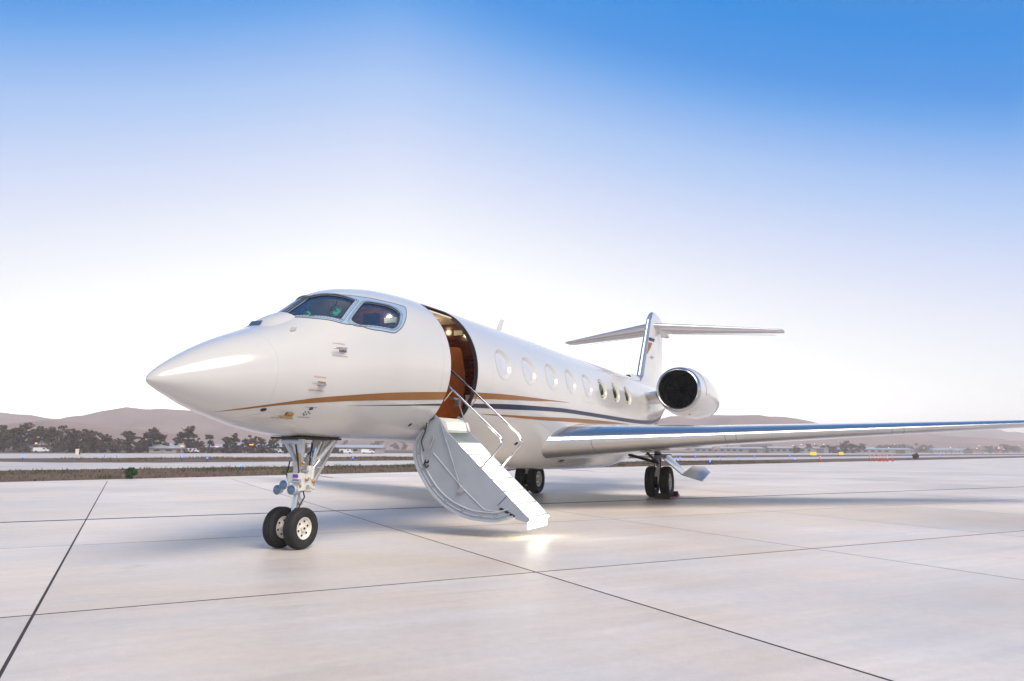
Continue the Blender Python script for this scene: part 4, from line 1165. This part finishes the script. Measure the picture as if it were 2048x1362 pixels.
# green bush at the apron's edge and a dark one far to the right
def bush(name, loc, R, mat, label, n=2600):
    o = empty(name, loc)
    V, F = leaf_ball(n, R, .9, R * .10, int(abs(loc[0]) * 10), 30)
    me = bpy.data.meshes.new('foliage'); me.from_pydata([(x, y, z + R * .85) for x, y, z in V], [], F); me.materials.append(M[mat])
    link('foliage', me, o)
    k = MB()
    for q in range(5): k.tube([(0, 0, 0), (math.cos(q * 1.3) * R * .3, math.sin(q * 1.3) * R * .3, R * .9)], .02 * R, 5)
    k.obj('stem', 'bark', o)
    tag(o, label, 'bush')
bush('round_bush', (-18.6, 35.9, -.05), .34, 'leafgreen', 'small round bright green bush on the dry strip beside the apron edge')
bush('low_bush', (77.9, 140.9, -.05), .75, 'leafdark', 'lone dark bush at the apron edge to the right of the red posts', 1500)

# ------------------------------------------------------------------ airfield lights, signs, posts
def taxi_light_proto():
    o = empty('taxiway_light')
    k = MB(); k.lathe([(0, .10), (.03, .10), (.04, .03), (.26, .03), (.27, .06), (.30, .065)], (0, 0, 0), (0, 0, 1), 12, True); k.obj('stem', 'black', o)
    k = MB(); k.lathe([(.30, .062), (.36, .078), (.42, .06), (.46, .004)], (0, 0, 0), (0, 0, 1), 12); k.obj('globe', 'bluelamp', o)
    return o
TLP = [(-56.2, 84.2, 'on the grass at the far left before the tree row'), (-60.2, 108.3, 'nearer one of a pair beside the link taxiway'), (-59.0, 109.4, 'farther one of a pair beside the link taxiway'), (-40.5, 90.0, 'left of the infield tip beside the taxiway'),
       (-33.7, 81.1, 'at the infield tip under the jet nose'), (-19.1, 51.7, 'on the near strip just left of the nose gear'), (-19.4, 89.5, 'between nose gear and airstair beyond the strip'), (23.5, 104.1, 'first one right of the main gear leg'),
       (25.2, 109.4, 'second one right of the main gear leg'), (32.6, 129.6, 'above the hanging gear door on the far grass'), (20.8, 76.7, 'on the apron edge behind the hanging gear door'), (31.9, 111.8, 'third one right of the main gear leg'),
       (33.4, 107.5, 'under the wing near the middle of its visible span'), (47.6, 143.2, 'under the wing on the far strip'), (59.9, 157.3, 'left of the left yellow sign on the far strip'), (39.0, 100.7, 'just left of the single red post'),
       (113.1, 193.1, 'right of the dark bush, nearest of the distant row'), (128.5, 200.6, 'right of the dark bush, middle of the distant row'), (143.0, 207.7, 'at the right picture edge in the distant row'), (77, 142.5, 'beside the lone dark bush')]
proto = taxi_light_proto()
for i, (x, y, d) in enumerate(TLP):
    o = proto if i == 0 else copy_tree(proto)
    o.location = (x, y, -.04); s = .75 + .25 * (y > 75); o.scale = (s, s, s)
    tag(o, 'small blue taxiway light ' + d, 'light', 'blue taxiway edge lights')
def post_proto():
    o = empty('delineator_post')
    k = MB(); k.lathe([(0, .16), (.05, .15), (.06, .095), (.95, .085), (.97, .03)], (0, 0, 0), (0, 0, 1), 12, True); k.obj('post', 'red', o)
    k = MB()
    for z_ in (.48, .72): k.lathe([(z_, .097), (z_ + .12, .093)], (0, 0, 0), (0, 0, 1), 12)
    k.obj('reflective_band', 'white', o)
    return o
pp = post_proto()
ordn = ['first', 'second', 'third', 'fourth', 'fifth', 'sixth', 'seventh', 'eighth', 'ninth', 'tenth', 'eleventh', 'twelfth', 'thirteenth', 'fourteenth', 'fifteenth', 'sixteenth', 'seventeenth', 'eighteenth', 'nineteenth', 'twentieth', 'twenty-first', 'twenty-second', 'twenty-third', 'twenty-fourth', 'twenty-fifth', 'twenty-sixth', 'twenty-seventh', 'twenty-eighth']
PX = [53.0, 53.5, 54.0, 54.5, 54.9, 55.2, 55.6, 56.2]
for i, x in enumerate([41.1] + PX):
    o = pp if i == 0 else copy_tree(pp)
    o.location = (x, 97.3 if i == 0 else 107.6 + .25 * ((i * 5) % 3), -.03); o.rotation_euler = (random.uniform(-.05, .05), random.uniform(-.06, .06), i)
    tag(o, 'single red and white post standing alone under the wing' if i == 0 else ordn[i - 1] + ' from the left in the cluster of red and white posts', 'post', 'red and white delineator posts')
for i, (x, y, lab) in enumerate(((77.3, 187.1, 'left one of two small yellow airfield signs under the wing'), (94.9, 210.2, 'right one of two small yellow airfield signs under the wing'))):
    o = empty('airfield_sign', (x, y, -.04), -.4)
    k = MB(); k.box((0, 0, .75), (1.5 - .3 * i, .25, .8)); k.obj('panel', 'signyellow', o, smooth=False)
    k = MB(); k.box((-.7, 0, .2), (.1, .1, .4)); k.box((.7, 0, .2), (.1, .1, .4)); k.obj('leg', 'black', o, smooth=False)
    tag(o, lab, 'sign', 'yellow airfield signs')
o = empty('equipment_box', (-83.3, 140.4, -.04), .3)
k = MB(); k.box((0, 0, .55), (.6, .5, 1.1)); k.obj('cabinet', 'cream', o, smooth=False)
k = MB(); k.box((.36, 0, .55), (.2, .45, 1.0)); k.obj('door', 'black', o, smooth=False)
tag(o, 'small cream and black equipment box on the far left infield', 'box')

# ------------------------------------------------------------------ trees
def tree_mesh(seed, h, wd, kind):
    r = np.random.default_rng(seed); V, F = [], []
    ncl = 26 if kind != 'tall' else 20
    for _ in range(ncl):
        t = r.uniform(0.0, 1.0); rad = wd * (1 - .55 * abs(t - .4)) * r.uniform(.1, .62); th = r.uniform(0, 2 * math.pi)
        c = np.array([math.cos(th) * rad, math.sin(th) * rad, h * (.04 + .84 * t)])
        R = wd * r.uniform(.26, .46)
        v, f = leaf_ball(170, R, .8, .20, r.integers(1 << 30), 6)
        o = len(V); V += [tuple(np.array(p) + c) for p in v]; F += [tuple(i + o for i in q) for q in f]
    me = bpy.data.meshes.new('crown'); me.from_pydata(V, [], F)
    me.materials.append(M['leafolive' if kind == 'olive' else 'leafdark'])
    k = MB(); k.tube([(0, 0, -.2), (.05, 0, h * .25), (-.05, .08, h * .55), (0, 0, h * .85)], .1, 7, True, [.035 * h, .028 * h, .016 * h, .004 * h])
    for q in range(6):
        th = q * 1.1 + seed; zz = h * (.22 + .09 * q)
        k.tube([(0, 0, zz), (math.cos(th) * wd * .3, math.sin(th) * wd * .3, zz + h * .10), (math.cos(th) * wd * .55, math.sin(th) * wd * .55, zz + h * .22)], .05, 5, True, [.012 * h, .008 * h, .003 * h])
    return me, k.mesh('trunk', 'bark')
kinds = [tree_mesh(s, 7.0, w_, kd) for s, w_, kd in ((1, 2.6, 'dark'), (2, 3.2, 'dark'), (3, 2.2, 'tall'), (4, 3.0, 'olive'), (5, 2.8, 'dark'), (6, 1.5, 'tall'))]
def plant_tree(x, y, h, kd, label, group, wide=1.0):
    o = empty('tree', (x, y, -.05), rng.uniform(0, 6.28)); s = h / 7.2; o.scale = (s * wide * 1.35, s * wide * 1.35, s)
    link('crown', kinds[kd][0], o); link('trunk', kinds[kd][1], o)
    tag(o, label, 'tree', group)
ROW = [(-148, 7.5, 0, 1.1), (-143, 6.6, 4, 1), (-139, 8.0, 1, .9), (-134.5, 8.8, 2, 1.2), (-131, 6.8, 0, 1), (-128, 7.6, 4, 1), (-124.5, 8.0, 1, 1), (-121, 7.0, 0, 1.1), (-117.5, 6.9, 4, 1.2), (-114.5, 6.0, 1, 1.1), (-111.5, 5.4, 0, 1.1), (-117, 3.0, 3, 1.3), (-108, 4.2, 4, 1),
       (-105, 6.4, 0, 1), (-101.5, 4.8, 1, 1), (-98.7, 7.6, 2, 1.3), (-96.0, 6.0, 4, 1), (-91.5, 4.6, 0, 1), (-88.6, 8.0, 2, 1.2), (-86.0, 4.4, 1, 1), (-82.7, 5.6, 5, 1.2), (-78.0, 4.8, 0, 1), (-75.8, 6.0, 2, 1), (-71.5, 5.4, 1, 1), (-68.2, 4.6, 4, 1), (-65.0, 4.4, 0, 1.1), (-61.5, 4.2, 1, 1), (-57.0, 3.4, 4, 1)]
for i, (x, h, kd, wd) in enumerate(ROW):
    yy = 200 + (i * 7919 % 13) - 4 - (26 if kd == 3 else 0)
    plant_tree(x * yy / 200, yy, h * yy / 200, kd, ('low olive tree standing in front of the row behind the runway' if kd == 3 else 'hazy brown tree, ' + ordn[i if i < 11 else i - 1] + ' from the left in the row behind the runway'), 'trees behind the runway', wd)
for i, (x, h, kd, wd) in enumerate(((168, 3.6, 1, 1), (175, 4.6, 0, .8), (183, 3.8, 4, 1.2), (187, 4.2, 1, 1.1), (196.5, 6.2, 0, 1.0), (201, 4.8, 4, 1.1), (206, 4.9, 1, 1.1), (190, 3.6, 4, 1))):
    plant_tree(x * 1.03, 443, h * 1.35, kd, 'small dark tree, ' + ordn[i] + ' counted behind the pale hangars under the wing', 'trees behind the hangars', wd * 1.1)
V, F = [], []
r = np.random.default_rng(31)
for _ in range(150):
    x = r.uniform(-155, -48); y = 203 + r.uniform(-3, 9); R = r.uniform(.8, 1.9) * (1.5 if x < -108 else .8)
    v, f = leaf_ball(90, R, .8, .22, r.integers(1 << 30), 6); o = len(V)
    V += [(p[0] * 1.5 + x, p[1] + y, p[2] + R * .6) for p in v]; F += [tuple(i + o for i in q) for q in f]
me = bpy.data.meshes.new('undergrowth'); me.from_pydata(V, [], F); me.materials.append(M['leafdark'])
tag(link('undergrowth', me), 'dark scrub filling the gaps under the tree row behind the runway', 'scrub', kind='stuff')
# far wood on the plain, one mass
fw = MB(); V, F = [], []
r = np.random.default_rng(11)
for _ in range(170):
    x = r.uniform(330, 700) if r.random() < .75 else r.uniform(-150, 330); y = r.uniform(620, 740); R = r.uniform(2.5, 6)
    v, f = leaf_ball(60, R, .8, R * .22, r.integers(1 << 30), 5); o = len(V)
    V += [(p[0] * 1.4 + x, p[1] + y, p[2] + R * .8) for p in v]; F += [tuple(i + o for i in q) for q in f]
me = bpy.data.meshes.new('far_wood'); me.from_pydata(V, [], F); me.materials.append(M['leafdark'])
tag(link('far_wood', me), 'hazy belt of far trees on the plain below the hills', 'wood', kind='stuff')

# ------------------------------------------------------------------ buildings
def building(name, x, y, rz, L, D, H, roof, label, roofmat='roofpale', wall='wallpale', nwin=4, group=None):
    o = empty(name, (x, y, -.05), rz)
    k = MB(); k.box((0, 0, H / 2), (L, D, H)); k.obj('wall', wall, o, smooth=False)
    k = MB(); k.prism([(-L / 2 - .3, -D / 2 - .4, H + .003), (-L / 2 - .3, D / 2 + .4, H + .003), (-L / 2 - .3, 0, H + roof)], (L + .6, 0, 0)); k.obj('roof', roofmat, o, smooth=False)
    k = MB(); k.box((L * .36, -D / 2 - .02, H * .42), (L * .12, .06, H * .84)); k.obj('door', 'roofbrown', o, smooth=False)
    for i in range(nwin):
        k = MB(); k.box((-L / 2 + L * .72 * (i + .6) / nwin, -D / 2 - .02, H * .58), (L * .36 / nwin, .06, H * .34)); k.obj('window', 'winglass', o, smooth=False)
    tag(o, label, 'building', group)
building('house', -134, 206, .2, 9, 6, 2.0, 1.2, 'low house with a pale roof among the trees at the far left', nwin=3)
building('shed', -95.5, 203, .35, 8.5, 7, 1.2, 1.5, 'shed with a broad pale metal roof between two tall trees', nwin=2)
building('shed', -82.0, 207, .1, 7, 6, 1.6, .9, 'white shed beside the bright lamp, left of the long buildings', nwin=2)
building('long_shed', -72, 214, .05, 16, 7, 1.8, 1.0, 'long low shed with pale roof left of the nose gear', nwin=6)
building('long_shed', -50, 216, .05, 24, 7, 1.7, .8, 'long low shed with lit windows behind the nose gear', nwin=8)
building('hangar', 134, 452, -.28, 40, 14, 2.6, 1.0, 'low pale hangar partly behind the wing near the gear door', nwin=8)
building('hangar', 176, 450, -.28, 34, 14, 2.9, 1.1, 'long pale hangar in front of the small dark trees', nwin=7)
building('hangar', 219, 446, -.28, 42, 14, 2.5, .8, 'low pale hangar behind the cluster of red posts', nwin=8)
building('hangar', 158, 470, -.28, 18, 12, 4.2, 1.4, 'taller hangar with a brown roof under the wing', roofmat='roofbrown', nwin=3)
r = np.random.default_rng(5)
HX = sorted(r.uniform(270, 470, 16))
for i, x in enumerate(HX):
    building('far_house', x, r.uniform(520, 600), r.uniform(-.5, .5), r.uniform(9, 16), 8, r.uniform(2.2, 3.2), 1.4, 'tiny pale house, ' + ordn[i] + ' from the left on the far plain below the wing tip', roofmat='roofpale' if i % 3 else 'roofbrown', nwin=3, group='houses on the far plain')
# parked white vehicles by the sheds
def vehicle_proto():
    o = empty('parked_van')
    k = MB(); k.prism([(-2.3, -.95, .45), (2.3, -.95, .45), (2.35, -.95, 1.1), (1.6, -.95, 1.25), (1.05, -.95, 2.0), (-2.25, -.95, 2.05)], (0, 1.9, 0)); k.obj('body', 'vehicle', o, smooth=False)
    k = MB(); k.prism([(.5, -.97, 1.3), (1.4, -.97, 1.3), (.95, -.97, 1.85), (.5, -.97, 1.85)], (0, 1.94, 0)); k.obj('window', 'winglass', o, smooth=False)
    for x in (-1.4, 1.45):
        k = MB(); k.lathe([(-.98, .36), (.98, .36)], (x, 0, .36), (0, 1, 0), 14, True); k.obj('wheel', 'tyre', o)
    return o
vp = vehicle_proto()
for i, (x, y, rz) in enumerate(((-66.5, 207, .1), (-61, 208, .3), (-89, 204, .2), (-47, 208, 0), (-41, 209, .15), (-126, 196, .4))):
    o = vp if i == 0 else copy_tree(vp)
    o.location = (x, y, -.05); o.rotation_euler = (0, 0, rz)
    o.scale = (.8, .8, .62)
    tag(o, 'tiny white van parked by the sheds, ' + ordn[[2, 3, 1, 4, 5, 0][i]] + ' from the left', 'van', 'white vans by the sheds')
# lamps
def lamp(x, y, h, mat, label, group, r_=.22):
    o = empty('street_lamp', (x, y, -.05))
    k = MB(); k.tube([(0, 0, 0), (0, 0, h - .1)], .05, 8); k.tube([(0, 0, h - .12), (0, -.5, h)], .03, 6); k.obj('pole', 'black', o)
    k = MB(); k.lathe([(-.10, .03), (-.06, r_ * .8), (.0, r_), (.08, r_ * .7), (.12, .02)], (0, -.5, h), (0, 0, 1), 12); k.obj('lamp_head', mat, o)
    tag(o, label, 'lamp', group)
for i, (x, z_, lab, rr) in enumerate(((-110.5, 1.3, 'orange lamp low at the left end of the dark trees', 0.42), (-104.5, 1.9, 'orange lamp in front of the leafy dark tree', .36), (-94.2, 1.7, 'orange lamp at the right end of the pale shed roof', .42), (-84.2, 1.6, 'orange lamp beside the white shed', .50), (-74.4, 2.2, 'brightest orange lamp, right of the trees before the nose gear', .62), (-136, 2.3, 'orange lamp lighting the house roof at the far left', .34))):
    lamp(x * .955, 200, z_ + .1, 'orangelamp', lab, 'orange lamps behind the runway', rr)
for i, (x, z_) in enumerate(((168, 4.5), (173, 5), (181, 5.4), (186.5, 5.2), (225, 3.4), (246, 3.4), (262, 4))):
    lamp(x, 436, z_, 'warmlamp', 'pale warm lamp, ' + ordn[i] + ' from the left along the hangars', 'lamps along the hangars', .38)
for i, x in enumerate(sorted(r.uniform(262, 440, 14))):
    lamp(x, 500, r.uniform(3, 6), 'warmlamp', 'faint far lamp, ' + ordn[i] + ' from the left among the tiny houses', 'lamps among the far houses', .45)

# ------------------------------------------------------------------ hills
def ridge(name, pts, y0, depth, seed, rough=.6):
    pts = [(x * .6, z_ * .6 + .6) for x, z_ in pts]; y0 *= .6; depth *= .6
    r = np.random.default_rng(seed); xs = [p[0] for p in pts]; zs = [p[1] for p in pts]
    NX, NY = 260, 26; X = np.linspace(xs[0], xs[-1], NX)
    crest = hermite(xs, zs, X)
    ph_ = r.uniform(0, 6.28, 12)
    for q in range(12): crest = crest + rough * np.sin(X * (.010 * 1.45 ** q) + ph_[q]) * 2.4 / (1.38 ** q)
    rings = []
    for j in range(NY):
        t = j / (NY - 1); y = y0 - depth * .75 + depth * t
        prof_ = math.sin(min(1, t / .75) * math.pi / 2) ** 1.3 if t < .75 else 1 - ((t - .75) / .25) ** 2 * .6
        row = []
        for i, x in enumerate(X):
            g = sum(math.sin(x * .018 * (1.7 ** q) + ph_[q] + 2.1 * math.sin(t * 5 + q)) * .10 / (1.4 ** q) for q in range(5))
            edge = prof_ * (1 + (g * (1 - abs(2 * min(t / .75, 1) - 1)) if t < .75 else 0))
            row.append((x * (y / y0) ** .5, y, -2 + (crest[i] + 2) * edge))
        rings.append(row)
    k = MB(); k.loft(rings, False); o = k.obj(name, 'hill', smooth=True, angle=180)
    return tag(o, kind='structure')
ridge('hills', [(-2300, 60), (-1800, 85), (-1410, 90.6), (-1327, 87), (-1257, 76), (-1202, 79), (-1134, 89), (-1052, 99), (-970, 104), (-860, 100.4), (-720, 87.4), (-444, 64), (-100, 50), (250, 60), (395, 76), (436, 88), (519, 94), (630, 94.7), (740, 87), (849, 74), (932, 76), (1000, 69), (1137, 50), (1300, 30), (1500, 10), (1700, 0)], 2000, 900, 21)
ridge('near_hills', [(-1400, 20), (-1000, 34), (-844, 36), (-795, 40), (-762, 43), (-720, 42.5), (-654, 38.7), (-596, 31), (-546, 24), (-430, 10), (-300, 0)], 1200, 500, 22)
ridge('far_hills', [(300, 20), (700, 60), (1200, 96), (1500, 104), (1750, 100), (1900, 92), (2000, 80), (2150, 66), (2280, 56), (2500, 58), (3000, 40), (3600, 20)], 3000, 900, 23)

# ------------------------------------------------------------------ evening haze
k = MB(); k.box((0, 860, 33), (4700, 2980, 70))
hz = k.obj('haze', 'white', smooth=False)
hm = bpy.data.materials.new('evening_haze'); hm.use_nodes = True
t = hm.node_tree; t.nodes.clear()
out = t.nodes.new('ShaderNodeOutputMaterial'); pv = t.nodes.new('ShaderNodeVolumePrincipled')
pv.inputs['Color'].default_value = (1.0, .955, .94, 1); pv.inputs['Density'].default_value = 0.00055; pv.inputs['Anisotropy'].default_value = 0.0
t.links.new(pv.outputs[0], out.inputs['Volume'])
hz.data.materials.clear(); hz.data.materials.append(hm)
tag(hz, kind='stuff')
